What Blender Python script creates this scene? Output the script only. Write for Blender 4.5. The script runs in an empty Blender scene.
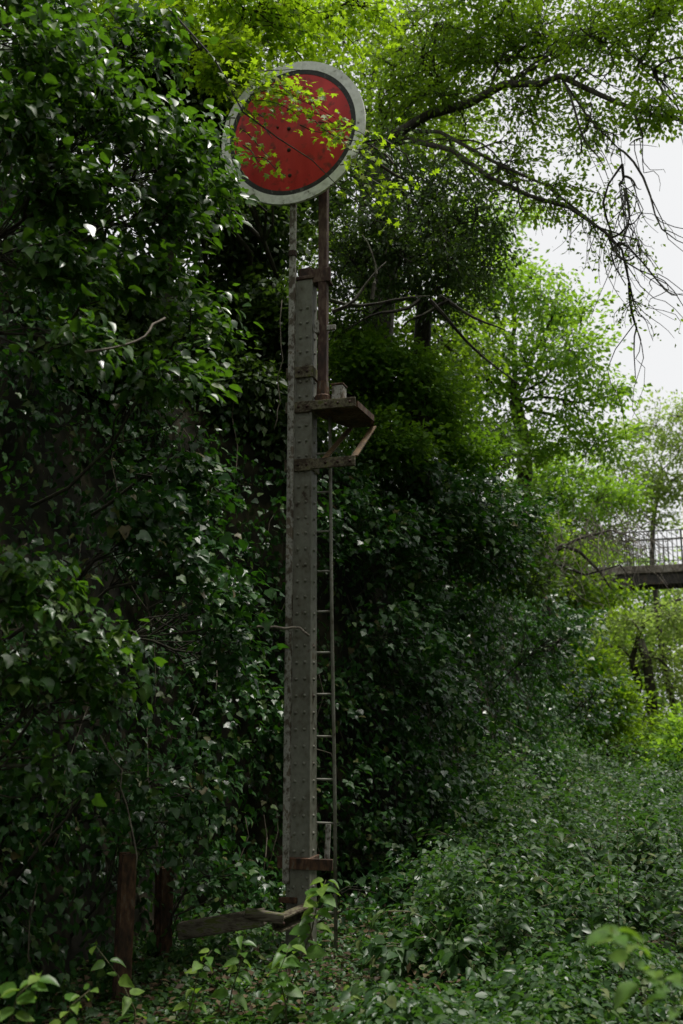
import bpy, math, random
import numpy as np
from mathutils import Vector, Matrix, Euler

# ------------------------------------------------------------------ camera
SC = bpy.context.scene
COL = SC.collection
F_PX, CX, CY, PITCH, CAMZ = 1000.0, 341.5, 512.0, 0.20, 1.6
cam_d = bpy.data.cameras.new('camera')
cam_d.sensor_fit = 'VERTICAL'; cam_d.sensor_height = 36.0
cam_d.lens = 36.0 * F_PX / 1024.0
cam_d.clip_start = 0.05; cam_d.clip_end = 600
cam_d.dof.use_dof = True; cam_d.dof.focus_distance = 7.2; cam_d.dof.aperture_fstop = 2.4
cam = bpy.data.objects.new('camera', cam_d); COL.objects.link(cam)
cam.location = (0, 0, CAMZ); cam.rotation_euler = (math.pi/2 + PITCH, 0, 0)
SC.camera = cam

# ------------------------------------------------------------------ sky and sun (bright overcast)
SUN_EL, SUN_AZ = math.radians(76), math.radians(70)      # azimuth from +Y towards +X
W = bpy.data.worlds.new('World'); SC.world = W; W.use_nodes = True
nt = W.node_tree; nt.nodes.clear()
wo = nt.nodes.new('ShaderNodeOutputWorld'); bg = nt.nodes.new('ShaderNodeBackground')
sky = nt.nodes.new('ShaderNodeTexSky'); sky.sky_type = 'NISHITA'; sky.sun_disc = False
sky.sun_elevation = SUN_EL; sky.sun_rotation = SUN_AZ; sky.dust_density = 4.0; sky.air_density = 1.0
hs = nt.nodes.new('ShaderNodeHueSaturation'); hs.inputs['Saturation'].default_value = 0.12
mx = nt.nodes.new('ShaderNodeMixRGB'); mx.inputs[0].default_value = 0.72
mx.inputs[2].default_value = (7.6, 7.65, 7.7, 1)           # the cloud sheet
nt.links.new(sky.outputs[0], hs.inputs['Color']); nt.links.new(hs.outputs[0], mx.inputs[1])
nt.links.new(mx.outputs[0], bg.inputs[0]); bg.inputs[1].default_value = 0.10
nt.links.new(bg.outputs[0], wo.inputs[0])
sun_d = bpy.data.lights.new('sun', 'SUN'); sun_d.energy = 2.9; sun_d.angle = math.radians(14)
sun_d.color = (1.0, 0.96, 0.88)
sun = bpy.data.objects.new('sun', sun_d); COL.objects.link(sun)
sdir = Vector((math.sin(SUN_AZ)*math.cos(SUN_EL), math.cos(SUN_AZ)*math.cos(SUN_EL), math.sin(SUN_EL)))
sun.rotation_euler = sdir.to_track_quat('Z', 'Y').to_euler()
sun.location = (0, 0, 30)
SC.view_settings.view_transform = 'Standard'; SC.view_settings.look = 'None'
SC.view_settings.exposure = 0.42; SC.view_settings.gamma = 1.0
SC.view_settings.use_curve_mapping = False
cy = SC.cycles
cy.use_denoising = True
try: cy.denoiser = 'OPENIMAGEDENOISE'; cy.denoising_input_passes = 'RGB_ALBEDO_NORMAL'
except Exception: pass
cy.max_bounces = 7; cy.diffuse_bounces = 4; cy.glossy_bounces = 2; cy.transmission_bounces = 4
cy.sample_clamp_indirect = 4.0

rng = np.random.default_rng(11); random.seed(11)
PI = math.pi

def P(px, py, Y):
    """the point of the place at world depth Y that lies in direction (px, py)"""
    u, v = (px - CX) / F_PX, (CY - py) / F_PX
    dy = math.cos(PITCH) - v * math.sin(PITCH); dz = math.sin(PITCH) + v * math.cos(PITCH)
    t = Y / dy
    return np.array([u * t, Y, CAMZ + dz * t])

def project(p):
    d = p - np.array([0, 0, CAMZ])
    dep = d[:, 1] * math.cos(PITCH) + d[:, 2] * math.sin(PITCH)
    up = -d[:, 1] * math.sin(PITCH) + d[:, 2] * math.cos(PITCH)
    s = np.where(dep > 0.05, dep, 0.05)
    return CX + F_PX * d[:, 0] / s, CY - F_PX * up / s, dep

# ------------------------------------------------------------------ materials
def new_mat(name):
    m = bpy.data.materials.new(name); m.use_nodes = True
    n = m.node_tree.nodes; n.clear()
    return m, n, m.node_tree.links

def leaf_mat(name, cols, trans, rough=0.42, spec=0.5, tfac=0.35):
    """cols: ramp of leaf colours (varies leaf by leaf); trans: colour of light passing through"""
    m, n, L = new_mat(name)
    out = n.new('ShaderNodeOutputMaterial'); mix = n.new('ShaderNodeMixShader')
    pb = n.new('ShaderNodeBsdfPrincipled'); tr = n.new('ShaderNodeBsdfTranslucent')
    geo = n.new('ShaderNodeNewGeometry'); oi = n.new('ShaderNodeObjectInfo')
    add = n.new('ShaderNodeMath'); add.operation = 'ADD'
    fr = n.new('ShaderNodeMath'); fr.operation = 'FRACT'
    L.new(geo.outputs['Random Per Island'], add.inputs[0]); L.new(oi.outputs['Random'], add.inputs[1])
    L.new(add.outputs[0], fr.inputs[0])
    rp = n.new('ShaderNodeValToRGB'); cr = rp.color_ramp
    while len(cr.elements) < len(cols): cr.elements.new(0.5)
    for i, (p, c) in enumerate(cols):
        cr.elements[i].position = p; cr.elements[i].color = (*c, 1)
    L.new(fr.outputs[0], rp.inputs[0])
    # blotches and veins: fine value change over the blade
    tc = n.new('ShaderNodeTexCoord')
    nz = n.new('ShaderNodeTexNoise'); nz.inputs['Scale'].default_value = 34; nz.inputs['Detail'].default_value = 3
    L.new(geo.outputs['Position'], nz.inputs['Vector'])
    mr = n.new('ShaderNodeMapRange'); mr.inputs[1].default_value = 0.3; mr.inputs[2].default_value = 0.7
    mr.inputs[3].default_value = 0.7; mr.inputs[4].default_value = 1.25
    L.new(nz.outputs[0], mr.inputs[0])
    mul = n.new('ShaderNodeMixRGB'); mul.blend_type = 'MULTIPLY'; mul.inputs[0].default_value = 1
    L.new(rp.outputs[0], mul.inputs[1]); L.new(mr.outputs[0], mul.inputs[2])
    L.new(mul.outputs[0], pb.inputs['Base Color'])
    r2 = n.new('ShaderNodeMapRange'); r2.inputs[3].default_value = rough - 0.1; r2.inputs[4].default_value = rough + 0.15
    L.new(fr.outputs[0], r2.inputs[0]); L.new(r2.outputs[0], pb.inputs['Roughness'])
    pb.inputs['Specular IOR Level'].default_value = spec
    tr.inputs[0].default_value = (*trans, 1)
    tm = n.new('ShaderNodeMixRGB'); tm.blend_type = 'MULTIPLY'; tm.inputs[0].default_value = 1
    tm.inputs[1].default_value = (*trans, 1); L.new(mr.outputs[0], tm.inputs[2])
    L.new(tm.outputs[0], tr.inputs[0])
    mix.inputs[0].default_value = tfac
    L.new(pb.outputs[0], mix.inputs[1]); L.new(tr.outputs[0], mix.inputs[2]); L.new(mix.outputs[0], out.inputs[0])
    return m

def surf_mat(name, stops, scale=6, detail=8, rough=(0.6, 0.9), bump=0.3, metal=0.0, stretch=(1, 1, 1), bscale=None, spec=0.4):
    m, n, L = new_mat(name)
    out = n.new('ShaderNodeOutputMaterial'); pb = n.new('ShaderNodeBsdfPrincipled')
    tc = n.new('ShaderNodeTexCoord'); mp = n.new('ShaderNodeMapping'); mp.inputs['Scale'].default_value = stretch
    L.new(tc.outputs['Object'], mp.inputs[0])
    nz = n.new('ShaderNodeTexNoise'); nz.inputs['Scale'].default_value = scale; nz.inputs['Detail'].default_value = detail
    nz.inputs['Roughness'].default_value = 0.65
    L.new(mp.outputs[0], nz.inputs['Vector'])
    rp = n.new('ShaderNodeValToRGB'); cr = rp.color_ramp
    while len(cr.elements) < len(stops): cr.elements.new(0.5)
    for i, (p, c) in enumerate(stops):
        cr.elements[i].position = p; cr.elements[i].color = (*c, 1)
    n4 = n.new('ShaderNodeTexNoise'); n4.inputs['Scale'].default_value = scale*5.5; n4.inputs['Detail'].default_value = 6
    L.new(mp.outputs[0], n4.inputs['Vector'])
    av = n.new('ShaderNodeMixRGB'); av.inputs[0].default_value = .38
    L.new(nz.outputs[0], av.inputs[1]); L.new(n4.outputs[0], av.inputs[2])
    ct = n.new('ShaderNodeMapRange'); ct.inputs[1].default_value = .36; ct.inputs[2].default_value = .64
    ct.inputs[3].default_value = .12; ct.inputs[4].default_value = .88
    L.new(av.outputs[0], ct.inputs[0])
    L.new(ct.outputs[0], rp.inputs[0]); L.new(rp.outputs[0], pb.inputs['Base Color'])
    mr = n.new('ShaderNodeMapRange'); mr.inputs[3].default_value = rough[0]; mr.inputs[4].default_value = rough[1]
    L.new(nz.outputs[0], mr.inputs[0]); L.new(mr.outputs[0], pb.inputs['Roughness'])
    pb.inputs['Metallic'].default_value = metal; pb.inputs['Specular IOR Level'].default_value = spec
    n2 = n.new('ShaderNodeTexNoise'); n2.inputs['Scale'].default_value = bscale or scale * 4; n2.inputs['Detail'].default_value = 6
    L.new(mp.outputs[0], n2.inputs['Vector'])
    bp = n.new('ShaderNodeBump'); bp.inputs['Strength'].default_value = bump; bp.inputs['Distance'].default_value = 0.01
    L.new(n2.outputs[0], bp.inputs['Height']); L.new(bp.outputs[0], pb.inputs['Normal'])
    L.new(pb.outputs[0], out.inputs[0])
    return m

M = {}
M['ivy'] = leaf_mat('ivy_leaf', [(0, (.012, .048, .011)), (.45, (.019, .070, .014)), (.8, (.034, .100, .019)), (.97, (.075, .13, .022)), (1, (.14, .10, .04))], (.07, .24, .010), 0.37, 0.48, 0.22)
M['ivy_old'] = leaf_mat('mature_ivy_leaf', [(0, (.018, .056, .011)), (.5, (.030, .086, .015)), (.85, (.060, .130, .02)), (1, (.11, .16, .03))], (.15, .36, .014), 0.35, 0.5, 0.28)
M['maple'] = leaf_mat('maple_leaf', [(0, (.12, .21, .014)), (.5, (.17, .27, .016)), (.9, (.23, .32, .02)), (1, (.32, .28, .05))], (.46, .72, .02), 0.5, 0.3, 0.5)
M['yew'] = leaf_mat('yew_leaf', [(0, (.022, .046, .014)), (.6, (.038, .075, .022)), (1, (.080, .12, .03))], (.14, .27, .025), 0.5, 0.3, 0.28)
M['oak'] = leaf_mat('oak_leaf', [(0, (.055, .125, .014)), (.6, (.09, .175, .02)), (1, (.15, .22, .03))], (.34, .56, .02), 0.48, 0.3, 0.45)
M['fern'] = leaf_mat('fern_leaf', [(0, (.05, .125, .014)), (.6, (.075, .165, .02)), (1, (.12, .21, .03))], (.26, .50, .02), 0.5, 0.3, 0.35)
M['ash'] = leaf_mat('ash_leaf', [(0, (.065, .16, .02)), (.6, (.105, .215, .028)), (1, (.18, .28, .045))], (.36, .62, .035), 0.5, 0.3, 0.48)
M['pale'] = leaf_mat('pale_leaf', [(0, (.12, .18, .045)), (.6, (.17, .23, .06)), (1, (.25, .30, .09))], (.40, .58, .09), 0.55, 0.3, 0.48)
M['herb'] = leaf_mat('herb_leaf', [(0, (.024, .064, .020)), (.5, (.038, .090, .028)), (.9, (.068, .130, .036)), (1, (.13, .15, .04))], (.12, .30, .03), 0.45, 0.45, 0.28)
M['shoot'] = leaf_mat('shoot_leaf', [(0, (.065, .15, .028)), (.6, (.10, .20, .036)), (1, (.17, .26, .04))], (.26, .48, .03), 0.45, 0.35, 0.35)
M['litter'] = leaf_mat('fallen_leaf', [(0, (.035, .022, .012)), (.5, (.07, .045, .024)), (.9, (.12, .085, .045)), (1, (.16, .13, .06))], (.10, .06, .03), 0.6, 0.25, 0.1)
M['bark'] = surf_mat('bark', [(.3, (.020, .017, .013)), (.55, (.055, .046, .035)), (.75, (.05, .065, .03))], 9, 8, (.8, .95), .8, stretch=(1, 1, .35))
M['twig'] = surf_mat('dry_twig', [(.3, (.05, .040, .030)), (.7, (.12, .10, .075))], 12, 4, (.8, .95), .2)
M['dead'] = surf_mat('dead_twig', [(.3, (.10, .085, .07)), (.7, (.22, .19, .155))], 12, 4, (.8, .95), .2)
M['stem'] = surf_mat('green_stem', [(.3, (.06, .07, .03)), (.7, (.12, .10, .05))], 12, 4, (.6, .8), .1)
M['earth'] = surf_mat('earth', [(.3, (.018, .014, .010)), (.5, (.045, .034, .022)), (.7, (.05, .055, .025))], 1.4, 10, (.9, 1), 1.0, bscale=14)
M['rock'] = surf_mat('bank_rock', [(.3, (.010, .009, .006)), (.55, (.022, .020, .012)), (.76, (.075, .060, .038)), (.86, (.022, .032, .010))], 1.1, 10, (.85, 1), 1.0, bscale=8)
M['grey_paint'] = surf_mat('weathered_grey_paint', [(.14, (.040, .026, .015)), (.28, (.125, .118, .090)), (.5, (.165, .165, .134)), (.72, (.205, .205, .172)), (.88, (.090, .060, .034))], 5.0, 12, (.45, .75), .2, stretch=(1, 1, .85), bscale=30)
M['pale_paint'] = surf_mat('peeling_white_paint', [(.34, (.09, .07, .05)), (.44, (.24, .23, .205)), (.6, (.40, .39, .36)), (.72, (.15, .12, .09))], 8, 12, (.5, .8), .3, stretch=(1, 1, .7), bscale=50)
M['rust'] = surf_mat('rusty_iron', [(.2, (.022, .014, .010)), (.42, (.062, .032, .020)), (.6, (.11, .055, .030)), (.8, (.13, .115, .095))], 9, 12, (.75, .95), .5, stretch=(1, 1, .4), bscale=60)
M['rust_dark'] = surf_mat('dark_red_brown_paint', [(.25, (.028, .015, .012)), (.55, (.060, .028, .022)), (.78, (.12, .080, .060))], 9, 12, (.6, .85), .35, stretch=(1, 1, .4), bscale=60)
M['moss_iron'] = surf_mat('mossy_iron', [(.28, (.045, .030, .018)), (.45, (.10, .085, .055)), (.58, (.16, .14, .095)), (.72, (.10, .105, .03))], 9, 12, (.75, .95), .5, bscale=50)
M['ochre'] = surf_mat('ochre_rust', [(.25, (.05, .030, .016)), (.55, (.14, .085, .036)), (.8, (.06, .035, .02))], 9, 8, (.7, .9), .4, bscale=50)
M['timber'] = surf_mat('mossy_timber', [(.28, (.045, .034, .024)), (.5, (.12, .10, .075)), (.64, (.17, .15, .12)), (.74, (.10, .115, .03))], 6, 12, (.85, 1), .8, stretch=(.3, 2, 2), bscale=30)
M['black'] = surf_mat('black_paint', [(.3, (.012, .012, .013)), (.66, (.024, .024, .026)), (.76, (.10, .095, .09))], 9, 12, (.4, .7), .2, bscale=60)
M['white'] = surf_mat('weathered_white_paint', [(.16, (.14, .12, .09)), (.28, (.66, .66, .63)), (.55, (.88, .88, .86)), (.8, (.76, .76, .72))], 4, 12, (.45, .7), .2, bscale=60)
M['bolt'] = surf_mat('rusty_bolt', [(.3, (.03, .018, .015)), (.7, (.07, .035, .026))], 20, 4, (.7, .9), .2)
M['bridge'] = surf_mat('bridge_concrete', [(.3, (.10, .085, .065)), (.55, (.20, .175, .14)), (.75, (.26, .24, .20))], 2, 10, (.8, .95), .4, bscale=20)
M['girder'] = surf_mat('dark_girder', [(.3, (.022, .020, .018)), (.6, (.05, .045, .038)), (.8, (.09, .06, .04))], 3, 8, (.7, .9), .3)
M['railing'] = surf_mat('railing_paint', [(.3, (.05, .055, .05)), (.6, (.10, .105, .095)), (.8, (.12, .08, .05))], 6, 8, (.6, .8), .2)

def red_mat():
    m, n, L = new_mat('faded_red_enamel')
    out = n.new('ShaderNodeOutputMaterial'); pb = n.new('ShaderNodeBsdfPrincipled')
    tc = n.new('ShaderNodeTexCoord')
    nz = n.new('ShaderNodeTexNoise'); nz.inputs['Scale'].default_value = 2.4; nz.inputs['Detail'].default_value = 8
    mp = n.new('ShaderNodeMapping'); mp.inputs['Scale'].default_value = (2.2, 1, .5)
    L.new(tc.outputs['Object'], mp.inputs[0]); L.new(mp.outputs[0], nz.inputs['Vector'])
    rp = n.new('ShaderNodeValToRGB'); cr = rp.color_ramp
    cr.elements[0].position = .32; cr.elements[0].color = (.40, .008, .011, 1)
    cr.elements[1].position = .66; cr.elements[1].color = (.66, .040, .040, 1)
    L.new(nz.outputs[0], rp.inputs[0])
    # grime and rust speckle
    n2 = n.new('ShaderNodeTexNoise'); n2.inputs['Scale'].default_value = 13; n2.inputs['Detail'].default_value = 10
    L.new(tc.outputs['Object'], n2.inputs['Vector'])
    r2 = n.new('ShaderNodeValToRGB'); r2.color_ramp.elements[0].position = .55; r2.color_ramp.elements[1].position = .66
    L.new(n2.outputs[0], r2.inputs[0])
    mx = n.new('ShaderNodeMixRGB'); mx.inputs[2].default_value = (.12, .025, .02, 1)
    mm = n.new('ShaderNodeMath'); mm.operation = 'MULTIPLY'; mm.inputs[1].default_value = .75
    L.new(r2.outputs[0], mm.inputs[0]); L.new(mm.outputs[0], mx.inputs[0])
    L.new(rp.outputs[0], mx.inputs[1]); L.new(mx.outputs[0], pb.inputs['Base Color'])
    mr = n.new('ShaderNodeMapRange'); mr.inputs[3].default_value = .28; mr.inputs[4].default_value = .55
    L.new(nz.outputs[0], mr.inputs[0]); L.new(mr.outputs[0], pb.inputs['Roughness'])
    n3 = n.new('ShaderNodeTexNoise'); n3.inputs['Scale'].default_value = 5
    L.new(tc.outputs['Object'], n3.inputs['Vector'])
    bp = n.new('ShaderNodeBump'); bp.inputs['Strength'].default_value = .25; bp.inputs['Distance'].default_value = .02
    L.new(n3.outputs[0], bp.inputs['Height']); L.new(bp.outputs[0], pb.inputs['Normal']); pb.inputs['Specular IOR Level'].default_value = .3
    L.new(pb.outputs[0], out.inputs[0])
    return m
M['red'] = red_mat()

# ------------------------------------------------------------------ mesh helpers
def link(o, parent=None):
    COL.objects.link(o)
    if parent is not None: o.parent = parent
    return o

def tag(o, label=None, cat=None, group=None, kind=None):
    if label: o['label'] = label
    if cat: o['category'] = cat
    if group: o['group'] = group
    if kind: o['kind'] = kind
    return o

def empty(name, loc=(0, 0, 0), rz=0):
    o = bpy.data.objects.new(name, None); o.location = loc; o.rotation_euler = (0, 0, rz)
    o.empty_display_size = .2
    return link(o)

def np_mesh(name, verts, faces_flat, loop_totals, smooth=True):
    me = bpy.data.meshes.new(name)
    nv, nl, nf = len(verts), len(faces_flat), len(loop_totals)
    me.vertices.add(nv); me.vertices.foreach_set('co', np.ascontiguousarray(verts, dtype=np.float32).ravel())
    me.loops.add(nl); me.loops.foreach_set('vertex_index', np.ascontiguousarray(faces_flat, dtype=np.int32))
    me.polygons.add(nf)
    st = np.zeros(nf, dtype=np.int32); st[1:] = np.cumsum(loop_totals)[:-1]
    me.polygons.foreach_set('loop_start', st)
    me.update(calc_edges=True)
    me.polygons.foreach_set('use_smooth', np.full(nf, smooth, dtype=bool))
    me.validate()
    return me

class MB:
    def __init__(s): s.v = []; s.f = []
    def quad_prism(s, pts0, pts1):
        """joins two outlines of equal length and caps them"""
        k = len(s.v); n = len(pts0)
        s.v += [tuple(p) for p in pts0] + [tuple(p) for p in pts1]
        s.f += [(k+i, k+(i+1) % n, k+n+(i+1) % n, k+n+i) for i in range(n)]
        s.f += [tuple(k+i for i in reversed(range(n))), tuple(k+n+i for i in range(n))]
        return s
    def box(s, x0, x1, y0, y1, z0, z1):
        return s.quad_prism([(x0, y0, z0), (x1, y0, z0), (x1, y1, z0), (x0, y1, z0)],
                            [(x0, y0, z1), (x1, y0, z1), (x1, y1, z1), (x0, y1, z1)])
    def beam(s, a, b, w, h, up=(0, 0, 1)):
        a, b = Vector(a), Vector(b); d = (b - a).normalized(); up = Vector(up)
        x = d.cross(up).normalized(); y = x.cross(d).normalized()
        c = [(-w/2, -h/2), (w/2, -h/2), (w/2, h/2), (-w/2, h/2)]
        return s.quad_prism([a + x*u + y*v for u, v in c], [b + x*u + y*v for u, v in c])
    def section(s, a, b, outline, up=(0, 0, 1)):
        a, b = Vector(a), Vector(b); d = (b - a).normalized(); up = Vector(up)
        x = d.cross(up).normalized(); y = x.cross(d).normalized()
        return s.quad_prism([a + x*u + y*v for u, v in outline], [b + x*u + y*v for u, v in outline])
    def tube(s, pts, rad, n=6, cap=True):
        pts = [Vector(p) for p in pts]; m = len(pts)
        if not hasattr(rad, '__len__'): rad = [rad]*m
        k = len(s.v); up = Vector((.13, .21, .97))
        for i, p in enumerate(pts):
            d = (pts[min(i+1, m-1)] - pts[max(i-1, 0)])
            d = d.normalized() if d.length > 1e-9 else Vector((0, 0, 1))
            x = d.cross(up)
            if x.length < .05: x = d.cross(Vector((1, 0, 0)))
            x.normalize(); y = d.cross(x)
            for j in range(n):
                t = 2*PI*j/n
                s.v.append(tuple(p + (x*math.cos(t) + y*math.sin(t))*rad[i]))
        for i in range(m-1):
            for j in range(n):
                s.f.append((k+i*n+j, k+i*n+(j+1) % n, k+(i+1)*n+(j+1) % n, k+(i+1)*n+j))
        if cap:
            s.f.append(tuple(k+j for j in reversed(range(n)))); s.f.append(tuple(k+(m-1)*n+j for j in range(n)))
        return s
    def dome(s, c, nrm, r, h, n=8):
        c, d = Vector(c), Vector(nrm).normalized()
        x = d.orthogonal().normalized(); y = d.cross(x); k = len(s.v)
        for rr, hh in ((r, 0), (r*.75, h*.7)):
            for j in range(n):
                t = 2*PI*j/n; s.v.append(tuple(c + x*math.cos(t)*rr + y*math.sin(t)*rr + d*hh))
        s.v.append(tuple(c + d*h))
        for j in range(n):
            s.f.append((k+j, k+(j+1) % n, k+n+(j+1) % n, k+n+j)); s.f.append((k+n+j, k+n+(j+1) % n, k+2*n))
        return s
    def ring(s, r0, r1, y0, y1, n=72):
        """flat ring in the local xz plane between depths y0 (front) and y1; r0 = 0 for a disc"""
        k = len(s.v)
        for y in (y0, y1):
            for r in (r0, r1):
                for j in range(n):
                    t = 2*PI*j/n; s.v.append((r*math.cos(t), y, r*math.sin(t)))
        A, B, C_, D = k, k+n, k+2*n, k+3*n
        for j in range(n):
            q = (j+1) % n
            s.f += [(A+j, B+j, B+q, A+q), (C_+j, C_+q, D+q, D+j), (B+j, D+j, D+q, B+q)]
            if r0 > 0: s.f.append((A+j, A+q, C_+q, C_+j))
        return s
    def build(s, name, mat, parent=None, smooth=False, bevel=0, data=False):
        me = bpy.data.meshes.new(name)
        me.from_pydata(s.v, [], s.f); me.validate(); me.update()
        if smooth: me.polygons.foreach_set('use_smooth', [True]*len(me.polygons))
        me.materials.append(mat)
        if data: return me
        o = bpy.data.objects.new(name, me); link(o, parent)
        if bevel:
            b = o.modifiers.new('bevel', 'BEVEL'); b.width = bevel; b.segments = 2; b.limit_method = 'ANGLE'
            b.angle_limit = math.radians(40)
        return o

# value noise
_G = np.random.default_rng(5).random((64, 64, 64))
def vnoise(p):
    p = np.asarray(p, float); i = np.floor(p).astype(int); f = p - i; f = f*f*(3 - 2*f); r = 0
    for a in (0, 1):
        for b in (0, 1):
            for c in (0, 1):
                w = (f[:, 0] if a else 1-f[:, 0])*(f[:, 1] if b else 1-f[:, 1])*(f[:, 2] if c else 1-f[:, 2])
                r = r + w*_G[(i[:, 0]+a) % 64, (i[:, 1]+b) % 64, (i[:, 2]+c) % 64]
    return r
def fnoise(p, o=3):
    p = np.asarray(p, float); s = 0; a = .5; t = 0
    for k in range(o):
        s = s + a*vnoise(p*(2**k) + 7.3*k); t += a; a *= .5
    return s/t

# ------------------------------------------------------------------ leaf shapes (x across, y towards the tip, z up)
def T(v, f):
    v = np.array(v, float); fl = [i for q in f for i in q]
    return v, np.array(fl, np.int32), np.array([len(q) for q in f], np.int32)
def mirror_leaf(mid, edge, faces):
    """mid: points on the midrib, edge: right-hand outline; faces index (m,i)/(e,i)"""
    nm, ne = len(mid), len(edge)
    v = list(mid) + list(edge) + [(-x, y, z) for x, y, z in edge]
    f = []
    for q in faces:
        f.append(tuple(i if k == 'm' else nm+i for k, i in q))
        f.append(tuple(i if k == 'm' else nm+ne+i for k, i in reversed(q)))
    return T(v, f)
LEAF = {}
LEAF['ivy'] = mirror_leaf([(0, 0, 0), (0, .42, -.03), (0, 1, -.14)],
    [(.26, -.10, .05), (.47, .16, -.03), (.33, .40, .06), (.20, .70, -.02)],
    [(('m', 0), ('e', 0), ('e', 1)), (('m', 0), ('e', 1), ('e', 2), ('m', 1)), (('m', 1), ('e', 2), ('e', 3)), (('m', 1), ('e', 3), ('m', 2))])
LEAF['ovate'] = mirror_leaf([(0, 0, 0), (0, .5, -.02), (0, 1, -.16)],
    [(.22, .12, .04), (.32, .38, .06), (.2, .72, .0)],
    [(('m', 0), ('e', 0), ('e', 1), ('m', 1)), (('m', 1), ('e', 1), ('e', 2), ('m', 2))])
LEAF['maple'] = mirror_leaf([(0, 0, 0), (0, .4, 0), (0, 1, -.1)],
    [(.16, .06, .02), (.52, .08, .02), (.28, .34, .05), (.50, .66, 0), (.16, .60, .03)],
    [(('m', 0), ('e', 0), ('e', 2), ('m', 1)), (('e', 0), ('e', 1), ('e', 2)), (('m', 1), ('e', 2), ('e', 4)), (('e', 2), ('e', 3), ('e', 4)), (('m', 1), ('e', 4), ('m', 2))])
LEAF['small'] = T([(0, 0, 0), (.30, .5, .07), (0, 1, -.06), (-.30, .5, .07)], [(0, 1, 2), (0, 2, 3)])
LEAF['thin'] = T([(0, 0, 0), (.15, .5, .03), (0, 1, -.06), (-.15, .5, .03)], [(0, 1, 2), (0, 2, 3)])

def frames(tip, nrm):
    t = tip/np.linalg.norm(tip, axis=1, keepdims=True)
    n = nrm - t*np.sum(nrm*t, axis=1, keepdims=True)
    n /= np.linalg.norm(n, axis=1, keepdims=True) + 1e-9
    x = np.cross(t, n)
    return np.stack([x, t, n], axis=2)          # columns

class Leaves:
    """collects leaves of one plant: position, frame, size"""
    def __init__(s, shape, mat): s.shape, s.mat = shape, mat; s.p = []; s.t = []; s.n = []; s.s = []
    def add(s, p, t, n, sz): s.p.append(p); s.t.append(t); s.n.append(n); s.s.append(sz)
    def arrays(s): return np.concatenate(s.p), np.concatenate(s.t), np.concatenate(s.n), np.concatenate(s.s)
    def build(s, parent, parts=0, name='foliage', stuff=True, top=None):
        p, t, n, sz = s.arrays(); R = frames(t, n)
        keep = np.ones(len(p), bool)
        if parts:
            px, py, dep = project(p + R[:, :, 1]*sz[:, None]*.5)
            ok = (px > 3) & (px < 680) & (py > 3) & (py < 1021) & (dep > .5)
            idx = np.where(ok)[0]
            cell = (px[idx]//7).astype(int)*1000 + (py[idx]//7).astype(int)
            o = np.lexsort((dep[idx], cell)); _, first = np.unique(cell[o], return_index=True)
            vis = idx[o[first]]
            face = np.abs(np.sum(R[vis, :, 2]*((np.array([0, 0, CAMZ]) - p[vis])/np.linalg.norm(p[vis] - np.array([0, 0, CAMZ]), axis=1, keepdims=True)), axis=1))
            score = sz[vis]/dep[vis]*(.35 + face)
            pick = vis[np.argsort(-score)[:parts]]
            keep[pick] = False
            v0, ff, lt = LEAF[s.shape]
            mes = []
            for bz, wx in ((1.6, 1.0), (2.4, .92), (.8, 1.08), (2.0, .84), (1.2, 1.15)):
                tv = v0.copy(); tv[:, 2] *= bz; tv[:, 0] *= wx; tv[:, 2] -= .12*bz*(tv[:, 0]**2) + .06*bz*tv[:, 1]**2
                me = np_mesh('leaf', tv, ff, lt); me.materials.append(s.mat); mes.append(me)
            base = Matrix.Translation(parent.location).inverted() if parent else Matrix()
            proto = None
            for i in pick:
                o_ = bpy.data.objects.new('leaf', mes[0]) if proto is None else proto.copy()
                proto = proto or o_; o_.data = mes[int(rng.integers(0, 5))]
                m4 = Matrix(R[i].tolist()).to_4x4() @ Matrix.Scale(float(sz[i]), 4)
                m4.translation = Vector(p[i].tolist())
                link(o_, parent); o_.matrix_basis = base @ m4
        p, R, sz = p[keep], R[keep], sz[keep]
        if len(p) == 0: return None
        v0, ff, lt = LEAF[s.shape]; k = len(v0)
        bend = rng.uniform(.3, 1.9, (len(p), 1, 1)); wid = rng.uniform(.85, 1.15, (len(p), 1, 1))
        tv = np.repeat(v0[None], len(p), 0); tv[:, :, 2:3] *= bend; tv[:, :, 0:1] *= wid
        V = p[:, None, :] + np.einsum('nij,nkj->nki', R, tv)*sz[:, None, None]
        if parent is not None: V = V - np.array(parent.location)
        fl = (ff[None] + (np.arange(len(p))*k)[:, None]).ravel()
        me = np_mesh(name, V.reshape(-1, 3), fl, np.tile(lt, len(p))); me.materials.append(s.mat)
        o = bpy.data.objects.new(name, me); link(o, parent)
        if stuff: o['kind'] = 'stuff'
        return o

def unit(v): return v/(np.linalg.norm(v, axis=-1, keepdims=True) + 1e-9)
UP = np.array([0, 0, 1.0])

def spray(L, c, n, rad, out, size, droop=.5, jit=.45, flat=.6):
    """a drooping tuft of n leaves round c facing out and up"""
    d = rng.normal(size=(n, 3)); d = unit(d)*rng.random((n, 1))**.5
    d[:, 2] *= flat
    p = c + d*rad
    out = np.asarray(out, float)
    nn = unit(UP*.85 + out*.45 + rng.normal(size=(n, 3))*jit + d*.3)
    tt = unit(out*.5 + d*.7 - UP*droop + rng.normal(size=(n, 3))*.4)
    L.add(p, tt, nn, size*rng.uniform(.6, 1.25, n))

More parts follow.
